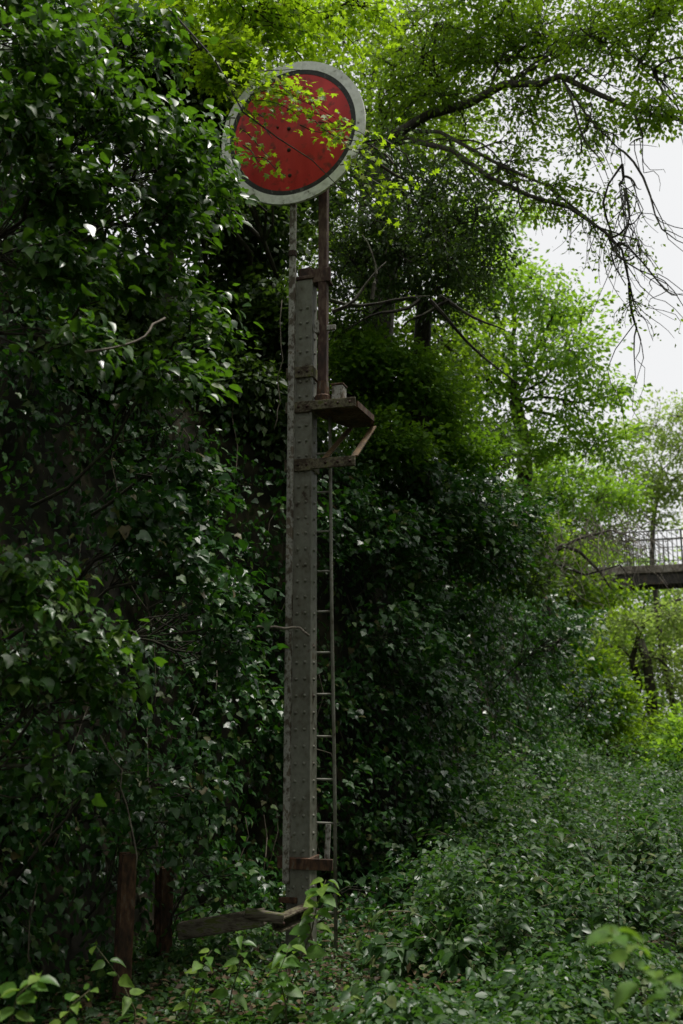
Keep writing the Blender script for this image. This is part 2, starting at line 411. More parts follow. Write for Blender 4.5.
# ------------------------------------------------------------------ the setting: ground and banks of the cutting
TA = math.radians(19)
TD = np.array([math.sin(TA), math.cos(TA), 0]); ND = np.array([math.cos(TA), -math.sin(TA), 0])
B0 = np.array([-.30, 7.4, 0])
def bank_pt(s, h, side=1):
    h = np.asarray(h, float); s = np.asarray(s, float)
    hc = 4.2
    q = np.clip((3.2 - s)/2.8, 0, 1); rec = 1.05*q*q*(3-2*q)
    back = rec*(side == 1) + .22*np.minimum(h, hc) + (.55 + 1.35*np.clip((s-1)/4, 0, 1))*np.maximum(h-hc, 0) + .25*np.clip(.5-h, 0, .5)*-1
    if side == 1: return B0 + s[:, None]*TD - back[:, None]*ND + h[:, None]*UP
    return B0 + 7.6*ND + s[:, None]*TD + back[:, None]*ND + h[:, None]*UP

def grid_mesh(name, pts, nu, nv, mat, kind='structure', parent=None):
    idx = np.arange(nu*nv).reshape(nu, nv)
    q = np.stack([idx[:-1, :-1], idx[1:, :-1], idx[1:, 1:], idx[:-1, 1:]], -1).reshape(-1, 4)
    me = np_mesh(name, pts, q.ravel(), np.full(len(q), 4)); me.materials.append(mat)
    o = bpy.data.objects.new(name, me); link(o, parent)
    if kind: o['kind'] = kind
    return o

# ground: one large sheet, finer near by
gx = np.concatenate([np.linspace(-300, -30, 8), np.linspace(-25, 40, 80), np.linspace(50, 300, 8)])
gy = np.concatenate([np.linspace(-300, -30, 8), np.linspace(-20, 70, 110), np.linspace(80, 400, 10)])
GX, GY = np.meshgrid(gx, gy, indexing='ij')
gz = (fnoise(np.stack([GX.ravel()*.6, GY.ravel()*.6, np.zeros(GX.size)], 1)) - .5)*.22
grid_mesh('ground', np.stack([GX.ravel(), GY.ravel(), gz], 1), len(gx), len(gy), M['earth'])
for side, nm in ((1, 'cutting_bank_left'), (-1, 'cutting_bank_right')):
    ss = np.linspace(-22, 60, 150); hh = np.concatenate([np.linspace(-.3, 4.2, 26), np.linspace(4.5, 9, 10)])
    S, H = np.meshgrid(ss, hh, indexing='ij')
    pts = bank_pt(S.ravel(), H.ravel(), side)
    nz_ = (fnoise(pts*.9, 4) - .5)
    pts = pts + ND*side*nz_[:, None]*.5*np.clip((H.ravel()+.4), 0, 1)[:, None]
    if side == -1: pts = pts.reshape(len(ss), len(hh), 3)[::-1].reshape(-1, 3)
    grid_mesh(nm, pts, len(ss), len(hh), M['rock'])

# ------------------------------------------------------------------ the disc signal
def build_signal():
    root = empty('railway_disc_signal', (-.262, 7.0, 0), -math.radians(17)); root.rotation_euler[1] = .001
    zp = lambda py, Y=6.93: float(P(300, py, Y)[2])
    tag(root, 'tall riveted grey railway signal post carrying a round red disc with black and white rim', 'railway signal')
    Z0, Z1 = -.3, zp(279)
    w0, w1, d0, d1 = .160, .120, .16, .12                 # tapering riveted column
    ZU, ZL, ZF = zp(407), zp(465), zp(863)
    def hw(z): return (w0 + (w1-w0)*z/Z1)/2
    def hd(z): return (d0 + (d1-d0)*z/Z1)/2
    col = MB()
    def rect(z, k=1): a, b = hw(z)*k, hd(z)*k; return [(-a, -b, z), (a, -b, z), (a, b, z), (-a, b, z)]
    col.quad_prism(rect(Z0), rect(Z1))
    c = col.build('column', M['grey_paint'], root, bevel=.006)
    # corner angles of the built-up column, with the web plate slightly recessed between
    for sx in (-1, 1):
        m = MB()
        for z, zz in ((Z0, Z1-.02),):
            o0 = [(sx*(hw(z)+.004), -hd(z)-.008, z), (sx*(hw(z)-.012), -hd(z)-.008, z), (sx*(hw(z)-.012), -hd(z)+.03, z), (sx*(hw(z)+.004), -hd(z)+.03, z)]
            o1 = [(sx*(hw(zz)+.004), -hd(zz)-.008, zz), (sx*(hw(zz)-.010), -hd(zz)-.008, zz), (sx*(hw(zz)-.010), -hd(zz)+.03, zz), (sx*(hw(zz)+.004), -hd(zz)+.03, zz)]
            if sx < 0: o0.reverse(); o1.reverse()
            m.quad_prism(o0, o1)
        m.build('corner_angle', M['grey_paint'], c, bevel=.003)
    riv = MB(); z = .15
    while z < Z1-.12:
        for sx in (-1, 1):
            riv.dome((sx*hw(z)*.42, -hd(z)-.001, z + (.004 if sx > 0 else 0)), (0, -1, 0), .0125, .010)
        riv.dome((hw(z)+.002, -hd(z)*.1, z), (1, 0, 0), .0125, .010)
        z += .1125
    for z in (zp(910), zp(900), zp(890), zp(877)):
        for sx in (-1, 1): riv.dome((sx*hw(z)*.80, -hd(z)-.009, z), (0, -1, 0), .011, .010)
    tag(riv.build('rivets', M['grey_paint'], c, smooth=True), kind='stuff')
    # operating conduit up the left edge to the disc
    m = MB(); x = -.098
    m.section((-.082, -.085, zp(884)), (-.086, -.085, zp(196)), [(-.024, -.018), (.024, -.018), (.024, .018), (-.024, .018)], up=(0, 1, 0))
    con = m.build('operating_rod', M['pale_paint'], root, bevel=.006)
    m = MB(); m.tube([(-.086, -.085, zp(256)), (-.086, -.085, zp(251))], .034, 10); m.build('collar', M['bolt'], con)
    # bands round the column
    for z, h, mt in ((zp(372), .085, 'moss_iron'), (ZU, .085, 'moss_iron'), (ZL, .09, 'moss_iron'), (ZF, .075, 'rust')):
        m = MB(); a, b = hw(z)+.013, hd(z)+.018
        m.box(-a-.055, a, -b, b, z-h/2, z+h/2)
        m.build('band', M[mt], root, bevel=.005)
    for z in (zp(372), ZU, ZL):
        for x in (-.03, .035): MB().dome((x, -hd(z)-.017, z), (0, -1, 0), .012, .012).build('bolt', M['bolt'], root, smooth=True)
    for x in (.18, .27, .36):
        for z in (ZU, ZL): MB().dome((x, -.093, z), (0, -1, 0), .011, .012).build('bolt', M['bolt'], root, smooth=True)
    # cap and top bearing
    m = MB(); m.box(-.07, .07, -.07, .07, Z1, Z1+.03).box(-.05, .05, -.05, .05, Z1+.03, Z1+.10)
    cp = m.build('cap', M['rust_dark'], root, bevel=.008)
    m = MB(); m.box(.0, .20, -.055, -.035, Z1-.03, Z1+.08).box(.05, .19, -.04, .05, Z1-.03, Z1-.01)
    m.build('bearing_bracket', M['rust_dark'], root, bevel=.004)
    m = MB(); m.box(hw(4.5), .235, -.04, -.02, zp(331), zp(326)).box(.085, .115, -.07, -.02, zp(334), zp(321))
    m.build('guide_clip', M['pale_paint'], root, bevel=.004)
    # turning shaft of the disc
    XS = .135
    m = MB(); m.section((XS, -.02, ZU+.06), (XS, -.02, zp(132)+.3), [(-.034, -.03), (.034, -.03), (.034, .03), (-.034, .03)], up=(0, 1, 0))
    m.build('turning_shaft', M['rust_dark'], root, bevel=.006)
    m = MB(); m.tube([(XS, -.02, ZU+.04), (XS, -.02, ZU+.08), (XS, -.02, ZU+.09), (XS, -.02, ZU+.19)], [.06, .06, .048, .042], 14)
    m.build('footstep_bearing', M['rust'], root)
    m = MB(); m.box(.20, .285, -.02, .08, ZU+.045, ZU+.16); b_ = m.build('junction_box', M['pale_paint'], root, bevel=.006)
    m = MB(); m.box(.195, .29, -.025, .085, ZU+.163, ZU+.175); m.build('lid', M['rust'], b_, bevel=.002)
    # platform bracket carrying the shaft, projecting to the back
    m = MB()
    m.section((hw(4), -.085, ZU), (.40, -.085, ZU), [(-.01, -.034), (.01, -.034), (.01, .034), (-.01, .034)])
    m.build('bracket_arm', M['moss_iron'], root, bevel=.003)
    m = MB()
    m.quad_prism([(hw(4)+.01, -.07, ZU-.035), (.40, -.07, ZU-.035), (.415, .30, ZU-.035), (.38, .42, ZU-.035), (.20, .42, ZU-.035), (hw(4)+.01, .10, ZU-.035)],
                 [(hw(4)+.01, -.07, ZU-.02), (.40, -.07, ZU-.02), (.415, .30, ZU-.02), (.38, .42, ZU-.02), (.20, .42, ZU-.02), (hw(4)+.01, .10, ZU-.02)])
    m.build('platform_plate', M['rust'], root)
    m = MB(); m.beam((.408, -.07, ZU-.013), (.425, .31, ZU-.013), .012, .046).beam((.425, .31, ZU-.013), (.388, .43, ZU-.013), .012, .046).beam((.388, .43, ZU-.013), (.195, .43, ZU-.013), .012, .046)
    m.build('platform_edge', M['rust'], root)
    m = MB(); m.section((hw(3.5), -.08, ZL), (.395, -.08, ZL), [(-.012, -.036), (.012, -.036), (.012, .036), (-.012, .036)])
    m.build('lower_arm', M['moss_iron'], root, bevel=.003)
    for a, b in (((.385, -.06, ZL+.04), (.40, .40, ZU-.05)), ((.165, -.06, ZL+.04), (.215, .40, ZU-.05))):
        m = MB(); m.section(a, b, [(-.024, -.006), (.024, -.006), (.024, .006), (-.024, .006)])
        m.build('strut', M['ochre'], root, bevel=.002)
    # disc
    disc = empty('disc'); disc.parent = root
    disc.scale = (.975,)*3; disc.location = (-.088, -.125, zp(132.5, 6.9)); disc.rotation_euler = (math.radians(1.0), 0, -math.radians(1.5))
    R_ = .60
    MB().ring(.528, R_, -.012, .014, 96).build('white_rim', M['white'], disc)
    MB().ring(.490, .528, -.010, .010, 96).build('black_ring', M['black'], disc)
    pl = MB()
    n = 96; k = 0
    rr = [(0.0, -.030), (.2, -.027), (.38, -.018), (.490, -.008)]
    pl.v.append((0, -.030, 0))
    for r, y in rr[1:]:
        for j in range(n): t = 2*PI*j/n; pl.v.append((r*math.cos(t), y, r*math.sin(t)))
    for j in range(n): pl.f.append((0, 1+j, 1+(j+1) % n))
    for i in range(2):
        for j in range(n): a = 1+i*n; pl.f.append((a+j, a+n+j, a+n+(j+1) % n, a+(j+1) % n))
    pl.v.append((0, .012, 0)); kk = len(pl.v)-1
    for j in range(n): pl.v.append((.490*math.cos(2*PI*j/n), .012, .490*math.sin(2*PI*j/n)))
    for j in range(n): pl.f.append((kk, kk+1+(j+1) % n, kk+1+j)); pl.f.append((1+2*n+j, kk+1+j, kk+1+(j+1) % n, 1+2*n+(j+1) % n))
    pl.build('red_face', M['red'], disc, smooth=False)
    for z, x in ((.36, -.02), (.18, -.02), (.02, -.015), (-.16, -.015), (-.37, -.01), (.05, -.11), (.22, .17), (-.02, .26)):
        r = math.hypot(x, z); y = -.031 + .022*min(1, (r/.47)**2)
        MB().dome((x, y, z), (0, -1, 0), .017 if abs(x) < .03 else .010, .012, 10).build('bolt', M['bolt'], disc, smooth=True)
    m = MB(); m.box(-.045, .045, .014, .03, -.5, .55).box(-.40, .40, .014, .028, .20, .25).box(-.40, .40, .014, .028, -.25, -.20)
    m.build('back_stiffener', M['rust_dark'], disc)
    # clamp between disc and shaft
    for dz in (-.32, .2): MB().box(.0, .17, -.08, -.05, zp(132)+dz, zp(132)+dz+.06).build('disc_clamp', M['rust_dark'], root)
    # ladder on the right-hand back
    lad = empty('ladder'); lad.parent = root
    a0, a1 = Vector((.188, .16, -.05)), Vector((.150, .10, ZU-.03))
    b0, b1 = Vector((-.08, .16, -.05)), Vector((-.06, .10, ZU-.03))
    for a, b in ((a0, a1), (b0, b1)):
        m = MB(); m.tube([a, a.lerp(b, .3) + Vector((.004, 0, 0)), a.lerp(b, .62) - Vector((.003, 0, 0)), b], .0125, 8)
        m.build('rail', M['grey_paint'], lad, smooth=True)
    zz = .3
    while zz < ZU-.1:
        t = (zz+.05)/(ZU+.02); p, q = a0.lerp(a1, t), b0.lerp(b1, t)
        m = MB(); m.tube([q, p], .0085, 6); m.build('rung', M['grey_paint'], lad, smooth=True)
        zz += .288
    # clamp arm near the foot
    m = MB(); m.section((-.05, -.102, ZF), (.245, -.102, ZF), [(-.012, -.036), (.012, -.036), (.012, .036), (-.012, .036)])
    m.build('foot_arm', M['rust'], root, bevel=.004)
    m = MB(); m.section((.195, -.07, ZF+.03), (.20, -.06, ZF+.25), [(-.017, -.006), (.017, -.006), (.017, .006), (-.017, .006)], up=(0, 1, 0))
    m.build('stub_plate', M['pale_paint'], root)
    m = MB(); m.box(-.13, .0, -.102, -.088, zp(903), zp(897)); m.build('foot_lug', M['rust'], root, bevel=.003)
    m = MB(); m.section((.07, -.11, zp(906)), (.15, -.16, .0), [(-.012, -.004), (.012, -.004), (.012, .004), (-.012, .004)], up=(0, 1, 0))
    m.build('brace_strip', M['moss_iron'], root)
    m = MB(); m.box(-.16, .16, -.15, .15, -.3, .06); m.build('base_block', M['bridge'], root, bevel=.01)
    return root
signal = build_signal()

# channel and plank run to the left of the signal foot
def pvec(px, py, Y): return Vector(P(px, py, Y).tolist())
def frame_piece():
    a, b = pvec(180, 931, 6.75), pvec(264, 917, 6.62)
    t = empty('timber_runner', a)
    tag(t, 'mossy grey timber runner lying low between the rusty posts and the signal foot', 'timber')
    m = MB(); m.beam((0, 0, 0), b-a, .10, .10); o = m.build('plank', M['timber'], t, bevel=.008)
    m = MB(); m.beam(pvec(246, 916, 6.64)-a+Vector((0, -.06, .03)), pvec(284, 914, 6.62)-a+Vector((0, -.05, -.02)), .05, .06)
    m.build('plank', M['timber'], t, bevel=.008)
    a2, b2 = pvec(276, 925, 6.68), pvec(313, 909, 6.86)
    c = empty('iron_channel', a2)
    tag(c, 'short mossy iron channel bolted aslant to the signal foot', 'iron channel')
    d = b2-a2
    m = MB(); m.section((0, 0, 0), d, [(-.05, -.04), (.05, -.04), (.05, -.03), (-.035, -.03), (-.035, .03), (.05, .03), (.05, .04), (-.05, .04)])
    m.build('channel', M['moss_iron'], c)
    for f_ in (.2, .8): MB().dome(d*f_ + Vector((0, -.055, 0)), (0, -1, 0), .014, .012).build('bolt', M['bolt'], c, smooth=True)
frame_piece()

# two rusted rails standing upright as posts
def rail_post(px, py_top, Y, tilt, label, rz):
    top = pvec(px, py_top, Y)
    t = empty('rusty_post', (top.x, Y, 0), rz); t.rotation_euler = (0, tilt, rz)
    tag(t, label, 'post', 'upright rusty rail posts')
    h = top.z
    prof = [(-.042, -.055), (.042, -.055), (.042, -.04), (.010, -.032), (.010, .022), (.033, .030), (.033, .055), (-.033, .055), (-.033, .030), (-.010, .022), (-.010, -.032), (-.042, -.040)]
    m = MB(); m.section((0, 0, -.3), (0, 0, h), prof, up=(0, 1, 0)); m.build('rail', M['rust'], t, bevel=.003)
    for f_ in (.8, .45): MB().dome((.0105, 0, h*f_), (1, 0, 0), .014, .01).build('bolt', M['bolt'], t)
rail_post(126, 853, 5.95, .01, 'taller rusty upright post nearer the left edge with a flat cut top', .5)
rail_post(165, 867, 6.75, -.012, 'shorter rusty upright post with ivy hanging over it, closer to the signal', .7)

# ------------------------------------------------------------------ footbridge far down the cutting
def footbridge():
    c = P(690, 585, 33.0); d = np.array([math.cos(TA), -math.sin(TA), 0])
    ang = math.atan2(d[1], d[0])
    t = empty('footbridge', (c[0], c[1], c[2]), ang)
    tag(t, 'small footbridge with an open metal railing crossing the cutting far behind the trees', 'footbridge')
    Lx0, Lx1 = -5.4, 9.0
    MB().box(Lx0, Lx1, -.9, .9, .34, .60).build('deck', M['bridge'], t, bevel=.02)
    for y in (-.7, .6): MB().box(Lx0, Lx1, y-.1, y+.1, -.02, .336).build('girder', M['girder'], t)
    for y in (-.82, .82):
        r = empty('railing'); r.parent = t
        for z, h in ((1.72, .035), (1.42, .02), (.72, .025)):
            MB().box(Lx0, Lx1, y-.02, y+.02, z, z+h).build('handrail', M['railing'], r)
        x = Lx0; me = MB().box(-.011, .011, -.011, .011, .60, 1.715).build('baluster', M['railing'], data=True)
        mp = MB().box(-.03, .03, -.026, .026, .60, 1.76).build('railing_post', M['railing'], data=True)
        i = 0
        while x < Lx1:
            o = bpy.data.objects.new('railing_post' if i % 12 == 0 else 'baluster', mp if i % 12 == 0 else me)
            o.location = (x, y, 0); link(o, r); x += .145; i += 1
    for x, z0 in ((-5.6, -6.0), (8.6, -6.0)):
        MB().box(x-.6, x+.6, -1.0, 1.0, z0, -.03).build('abutment', M['bridge'], t, bevel=.03)
footbridge()

# ------------------------------------------------------------------ trees
def curve_pts(a, b, n=5, sag=.0, wob=.06):
    a, b = np.asarray(a, float), np.asarray(b, float); L_ = np.linalg.norm(b-a)
    t = np.linspace(0, 1, n)[:, None]
    p = a + (b-a)*t
    r_ = rng.normal(size=(3, 3))*wob*L_*1.6
    w = r_[0]*np.sin(PI*t) + r_[1]*np.sin(2*PI*t)*.6 + r_[2]*np.sin(3*PI*t)*.3
    p = p + w; p[:, 2] += (sag*L_*(4*t*(1-t)))[:, 0]
    return p

def tree(name, label, cat, base, fork, blobs, shape, lmat, lsize, r0=.16, group=None, limbs=(), per=16, crad=.30,
         bark='bark', twig='twig', nn_up=.8, droop=.25, parts=0, extra=None, flat=.55, keep=1.0):
    """base: foot of the trunk; fork: where the limbs leave it; blobs: (centre, (rx,ry,rz), clusters)"""
    base = np.asarray(base, float); fork = np.asarray(fork, float)
    root = empty(name, base.tolist()); tag(root, label, cat, group)
    rel = lambda pts: [tuple(np.asarray(p) - base) for p in pts]
    tb = MB(); tp = curve_pts(base - np.array([0, 0, .4]), fork, 7, 0, .025)
    tb.tube(rel(tp), np.linspace(r0*1.25, r0*.75, 7), 10); tr = tb.build('trunk', M[bark], root, smooth=True)
    tw = MB(); LV = Leaves(shape, M[lmat])
    limb_pts = []
    for pts, r in limbs:                                   # limbs with a given course
        pts = [np.asarray(p, float) for p in pts]
        MB().tube(rel(pts), np.linspace(r, r*.25, len(pts)), 7).build('limb', M[bark], root, smooth=True)
        limb_pts += pts[1:]
    for c, rad, ncl in blobs:
        ncl = max(3, int(ncl*keep))
        c = np.asarray(c, float); rad = np.asarray(rad, float)
        st = fork if not limb_pts else min(limb_pts + [fork], key=lambda q: np.linalg.norm(q-c))
        lp = curve_pts(st, c, 6, .06, .05)
        lr = r0*.38*min(1, .35+np.linalg.norm(c-st)/6)
        MB().tube(rel(lp), np.linspace(lr, lr*.4, 6), 6).build('limb', M[bark], root, smooth=True)
        subs = []
        for k in range(max(3, ncl//9)):
            d = rng.normal(size=3); d /= np.linalg.norm(d); d *= rng.uniform(.35, .9)
            q = curve_pts(lp[rng.integers(2, 6)], c + d*rad, 6, .05, .08)
            tw.tube(rel(q), np.linspace(lr*.32+.006, .006, 6), 4, cap=False); subs.append(q[2:])
        subs = np.concatenate(subs)
        for k in range(ncl):
            d = rng.normal(size=3); d /= np.linalg.norm(d); d *= rng.random()**.42
            e = c + d*rad
            s_ = subs[np.argmin(np.linalg.norm(subs-e, axis=1) + rng.random(len(subs))*.15)]
            q = curve_pts(s_, e, 4, .05, .09); q = np.vstack([q, e[None]])
            tw.tube(rel(q[:4]), np.linspace(.0065, .0025, 4)*max(1, np.linalg.norm(c)/14), 3, cap=False)
            m = max(4, int(per*rng.uniform(.5, 1.5)))
            dd = unit(rng.normal(size=(m, 3)))*rng.random((m, 1))**.6; dd[:, 2] *= flat
            al = rng.random((m, 1)); along = q[1] + (e - q[1])*al*1.1
            pp = along + dd*crad
            nn = unit(UP*nn_up + rng.normal(size=(m, 3))*.55)
            tt = unit(dd + unit(e-s_)*.5 - UP*droop + rng.normal(size=(m, 3))*.3)
            LV.add(pp, tt, nn, lsize*rng.uniform(.65, 1.25, m))
    if extra: extra(LV, tw, rel)
    if tw.v: tag(tw.build('twigs', M[twig], root), kind='stuff')
    if LV.p:
        LV.build(root, parts, 'crown')
    return root

def B(px, py, Y, rx, ry, rd=None, n=60):
    """crown lobe: centre by direction and depth, radii given in photo pixels at that depth"""
    c = P(px, py, Y); k = np.linalg.norm(c - np.array([0, 0, CAMZ]))/F_PX
    return (c, (rx*k, (rd or .5*(rx+ry))*k, ry*k*1.08), n)
def bank_top(px, Y, h=4.4):
    return np.array([P(px, 512, Y)[0], Y, h])

# maple whose yellow-green sprays hang in front of the disc
def maple_extra(LV, tw, rel):
    Y = 6.45
    main = [P(170, 10, 6.6), P(215, 60, 6.5), P(243, 112, 6.45), P(278, 138, 6.42), P(312, 160, 6.4), P(342, 190, 6.4)]
    tw.tube(rel(main), np.linspace(.009, .003, 6), 5)
    sprs = [((250, 95), (335, 118), 30), ((268, 88), (325, 105), 26), ((236, 70), (290, 96), 60), ((215, 60), (270, 80), 60), ((228, 82), (268, 104), 50), ((225, 95), (255, 118), 30), ((262, 74), (312, 90), 40),
            ((243, 112), (272, 138), 10), ((240, 128), (270, 158), 14), ((245, 155), (286, 176), 18), ((300, 112), (345, 128), 22),
            ((308, 118), (350, 150), 20), ((318, 130), (372, 140), 24), ((330, 140), (400, 146), 13), ((345, 150), (408, 128), 8),
            ((340, 165), (372, 172), 14), ((350, 160), (382, 205), 9), ((365, 190), (395, 232), 12), ((330, 185), (402, 228), 7),
            ((235, 118), (225, 150), 12), ((228, 125), (240, 165), 12), ((340, 185), (385, 175), 8), ((255, 75), (300, 70), 24), ((262, 84), (318, 98), 36), ((255, 100), (300, 118), 22), ((248, 82), (296, 104), 36), ((318, 122), (360, 138), 22), ((300, 125), (338, 138), 16), ((243, 145), (262, 166), 12), ((352, 150), (375, 165), 16)]
    for (x0, y0), (x1, y1), n in sprs:
        a, b = P(x0, y0, Y + rng.uniform(-.12, .12)), P(x1, y1, Y + rng.uniform(-.2, .12))
        q = curve_pts(a, b, 6, .05, .03); tw.tube(rel(q), np.linspace(.005, .0025, 6), 4)
        t = rng.random((n, 1))**.8; pp = a + (b-a)*t + rng.normal(size=(n, 3))*np.array([.045, .06, .028])
        nn = unit(UP*.75 + np.array([0, -.45, 0]) + rng.normal(size=(n, 3))*.4)
        tt = unit((b-a)/np.linalg.norm(b-a)*.5 - UP*.15 + rng.normal(size=(n, 3))*.6)
        LV.add(pp, tt, nn, .050*rng.uniform(.6, 1.2, n))
tree('maple_tree', 'yellow-green maple whose sprays of small leaves hang in front of the red disc', 'tree',
     bank_top(150, 9.2, 4.3), P(175, 60, 8.3),
     [B(240, 22, 7.2, 95, 32, 60, 95), B(150, 20, 7.6, 60, 30, 60, 55), B(330, 18, 7.8, 70, 30, 60, 60), B(235, 62, 7.0, 40, 22, 40, 34),
      B(200, -70, 7.6, 160, 50, 120, 90), B(400, 178, 7.9, 36, 26, 30, 3)],
     'maple', 'maple', .052, .10, per=30, crad=.18, twig='bark', extra=maple_extra, parts=300)

# dark fine-leaved yew behind the disc
def dead_twigs(LV, tw, rel):
    for a, b in (((330, 300), (430, 296)), ((332, 312), (386, 262)), ((372, 300), (362, 235)), ((430, 300), (520, 385)), ((440, 296), (505, 330)), ((450, 300), (400, 330)), ((420, 300), (345, 330))):
        q = curve_pts(P(*a, 9.2), P(*b, 9.4), 7, 0, .03); tw.tube(rel(q), np.linspace(.022, .006, 7), 5)
tree('yew_tree', 'dark fine-leaved evergreen tree with bare inner branches behind the disc and shaft', 'tree',
     bank_top(420, 11.2, 4.4), P(425, 300, 10.8),
     [B(390, 240, 10.2, 70, 55, 60, 170), B(450, 215, 10.6, 55, 50, 60, 130), B(440, 280, 10.4, 60, 40, 50, 110), B(350, 260, 10.6, 50, 60, 50, 110),
      B(480, 265, 11, 40, 50, 50, 80), B(400, 175, 10.8, 70, 35, 60, 110), B(350, 330, 11, 50, 36, 40, 70)],
     'small', 'yew', .055, .12, per=30, crad=.22, twig='bark', droop=.6, extra=dead_twigs, keep=.72)
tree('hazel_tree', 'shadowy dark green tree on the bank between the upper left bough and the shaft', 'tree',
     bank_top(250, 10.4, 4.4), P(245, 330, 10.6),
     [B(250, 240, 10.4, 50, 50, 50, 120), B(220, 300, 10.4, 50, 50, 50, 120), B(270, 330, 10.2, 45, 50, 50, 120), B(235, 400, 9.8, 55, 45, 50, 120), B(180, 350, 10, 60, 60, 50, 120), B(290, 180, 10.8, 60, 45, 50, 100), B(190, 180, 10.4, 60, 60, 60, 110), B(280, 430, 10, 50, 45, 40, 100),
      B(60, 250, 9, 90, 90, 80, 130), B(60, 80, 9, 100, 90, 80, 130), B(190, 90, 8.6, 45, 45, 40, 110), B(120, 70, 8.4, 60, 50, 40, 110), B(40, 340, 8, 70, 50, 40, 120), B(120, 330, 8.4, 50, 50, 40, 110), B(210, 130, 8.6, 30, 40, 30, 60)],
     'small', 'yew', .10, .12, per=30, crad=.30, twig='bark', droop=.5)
tree('lime_tree', 'mid-green tree with a full crown filling in behind the disc and dark evergreen', 'tree',
     bank_top(360, 15.5, 4.6), P(380, 330, 15.2),
     [B(330, 130, 14.6, 80, 60, 70, 130), B(430, 140, 14.6, 70, 55, 70, 110), B(300, 240, 14.8, 80, 60, 70, 110), B(400, 270, 14.8, 80, 60, 70, 130), B(350, 350, 14.6, 80, 50, 60, 130), B(450, 350, 14.8, 60, 50, 60, 100), B(420, 420, 14.4, 60, 40, 60, 90), B(300, 400, 14.4, 70, 50, 60, 90), B(380, 40, 14.6, 90, 50, 70, 100), B(270, 40, 14.4, 90, 60, 70, 90)],
     'small', 'oak', .095, .18, per=22, crad=.40, twig='bark')

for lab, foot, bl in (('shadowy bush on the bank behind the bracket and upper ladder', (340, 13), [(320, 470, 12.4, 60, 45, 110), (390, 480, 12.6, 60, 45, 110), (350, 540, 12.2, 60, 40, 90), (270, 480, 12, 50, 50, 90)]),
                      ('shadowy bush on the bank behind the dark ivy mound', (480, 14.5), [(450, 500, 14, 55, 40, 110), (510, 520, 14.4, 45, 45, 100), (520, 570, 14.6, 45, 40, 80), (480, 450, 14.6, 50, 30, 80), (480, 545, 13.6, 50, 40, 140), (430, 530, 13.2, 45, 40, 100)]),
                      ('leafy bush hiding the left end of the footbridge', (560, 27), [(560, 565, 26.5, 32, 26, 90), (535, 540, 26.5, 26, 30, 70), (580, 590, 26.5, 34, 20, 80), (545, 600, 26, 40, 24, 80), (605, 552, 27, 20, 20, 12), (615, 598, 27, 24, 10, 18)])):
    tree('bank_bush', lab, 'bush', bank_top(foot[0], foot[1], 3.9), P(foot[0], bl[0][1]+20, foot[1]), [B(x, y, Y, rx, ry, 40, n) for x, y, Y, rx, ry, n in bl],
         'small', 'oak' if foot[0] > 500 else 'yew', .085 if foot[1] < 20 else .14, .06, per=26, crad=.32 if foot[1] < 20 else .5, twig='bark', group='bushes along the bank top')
# old oak: long dark limbs reaching out to the right over the track
OK = 11.5
limbsO = [([P(365, 160, 12), P(400, 132, OK), P(428, 115, OK), P(468, 104, 11.2), P(505, 84, 11), P(540, 84, 10.8), P(560, 76, 10.6), P(600, 95, 10.4), P(640, 112, 10.2), P(690, 122, 10)], 0.073),
          ([P(370, 150, 12), P(410, 140, OK), P(452, 150, 11.2), P(490, 178, 11), P(530, 196, 10.8), P(570, 208, 10.6), P(605, 232, 10.4), P(622, 250, 10.3), P(633, 300, 10.2)], 0.041),
          ([P(385, 130, 12), P(440, 132, 11.3), P(500, 165, 11), P(545, 185, 10.8), P(600, 228, 10.6), P(638, 240, 10.5)], 0.029),
          ([P(400, 110, 12), P(440, 80, OK), P(470, 58, OK), P(476, 30, OK), P(486, -20, OK)], 0.041),
          ([P(462, 62, OK), P(505, 62, 11.2), P(535, 40, 11), P(540, 10, 11), P(560, -30, 11)], 0.029),
          ([P(560, 76, 10.6), P(590, 120, 10.4), P(620, 150, 10.3), P(626, 190, 10.2)], 0.015),
          ([P(600, 30, 10.5), P(640, 62, 10.2), P(672, 78, 10.1), P(700, 80, 10)], 0.015),
          ([P(505, 84, 11), P(550, 60, 10.8), P(600, 30, 10.5), P(660, 20, 10.3)], 0.022)]
def oak_extra(LV, tw, rel):
    for i in range(46):                                     # side branches forking off the limbs
        l = limbsO[rng.integers(0, 8)][0]; k = rng.integers(1, len(l)); s_ = l[k-1] + (l[k]-l[k-1])*rng.random()
        d = unit(l[k]-l[k-1]); e = s_ + d*rng.uniform(.3, 1.1) + rng.normal(size=3)*np.array([.25, .3, .3])
        q = curve_pts(s_, e, 9, .03, .05); tw.tube(rel(q), np.linspace(.018, .005, 9), 4, cap=False)
        for j in range(3):
            q2 = curve_pts(q[rng.integers(3, 7)], e + d*.25 + rng.normal(size=3)*.22 - UP*.1, 8, .04, .05); tw.tube(rel(q2), np.linspace(.007, .0025, 8), 3, cap=False)
    for i in range(90):                                     # drooping bare twigs at the limb ends
        l = limbsO[rng.choice([0, 1, 1, 2, 2, 5])][0]; k = rng.integers(max(1, len(l)//2), len(l)); s_ = l[k] if k == len(l)-1 else l[k-1] + (l[k]-l[k-1])*rng.random()
        e = s_ + np.array([rng.normal()*.16 + .08, rng.normal()*.2, -rng.uniform(.12, .55)])
        q = curve_pts(s_, e, 8, .05, .05); tw.tube(rel(q), np.linspace(.007, .0025, 8), 3, cap=False)
        m = rng.integers(4, 18)
        if m:
            pp = q[rng.integers(1, 8, m)] + rng.normal(size=(m, 3))*.06
            LV.add(pp, unit(rng.normal(size=(m, 3)) - UP*.5), unit(rng.normal(size=(m, 3)) + UP), .055*rng.uniform(.6, 1.2, m))
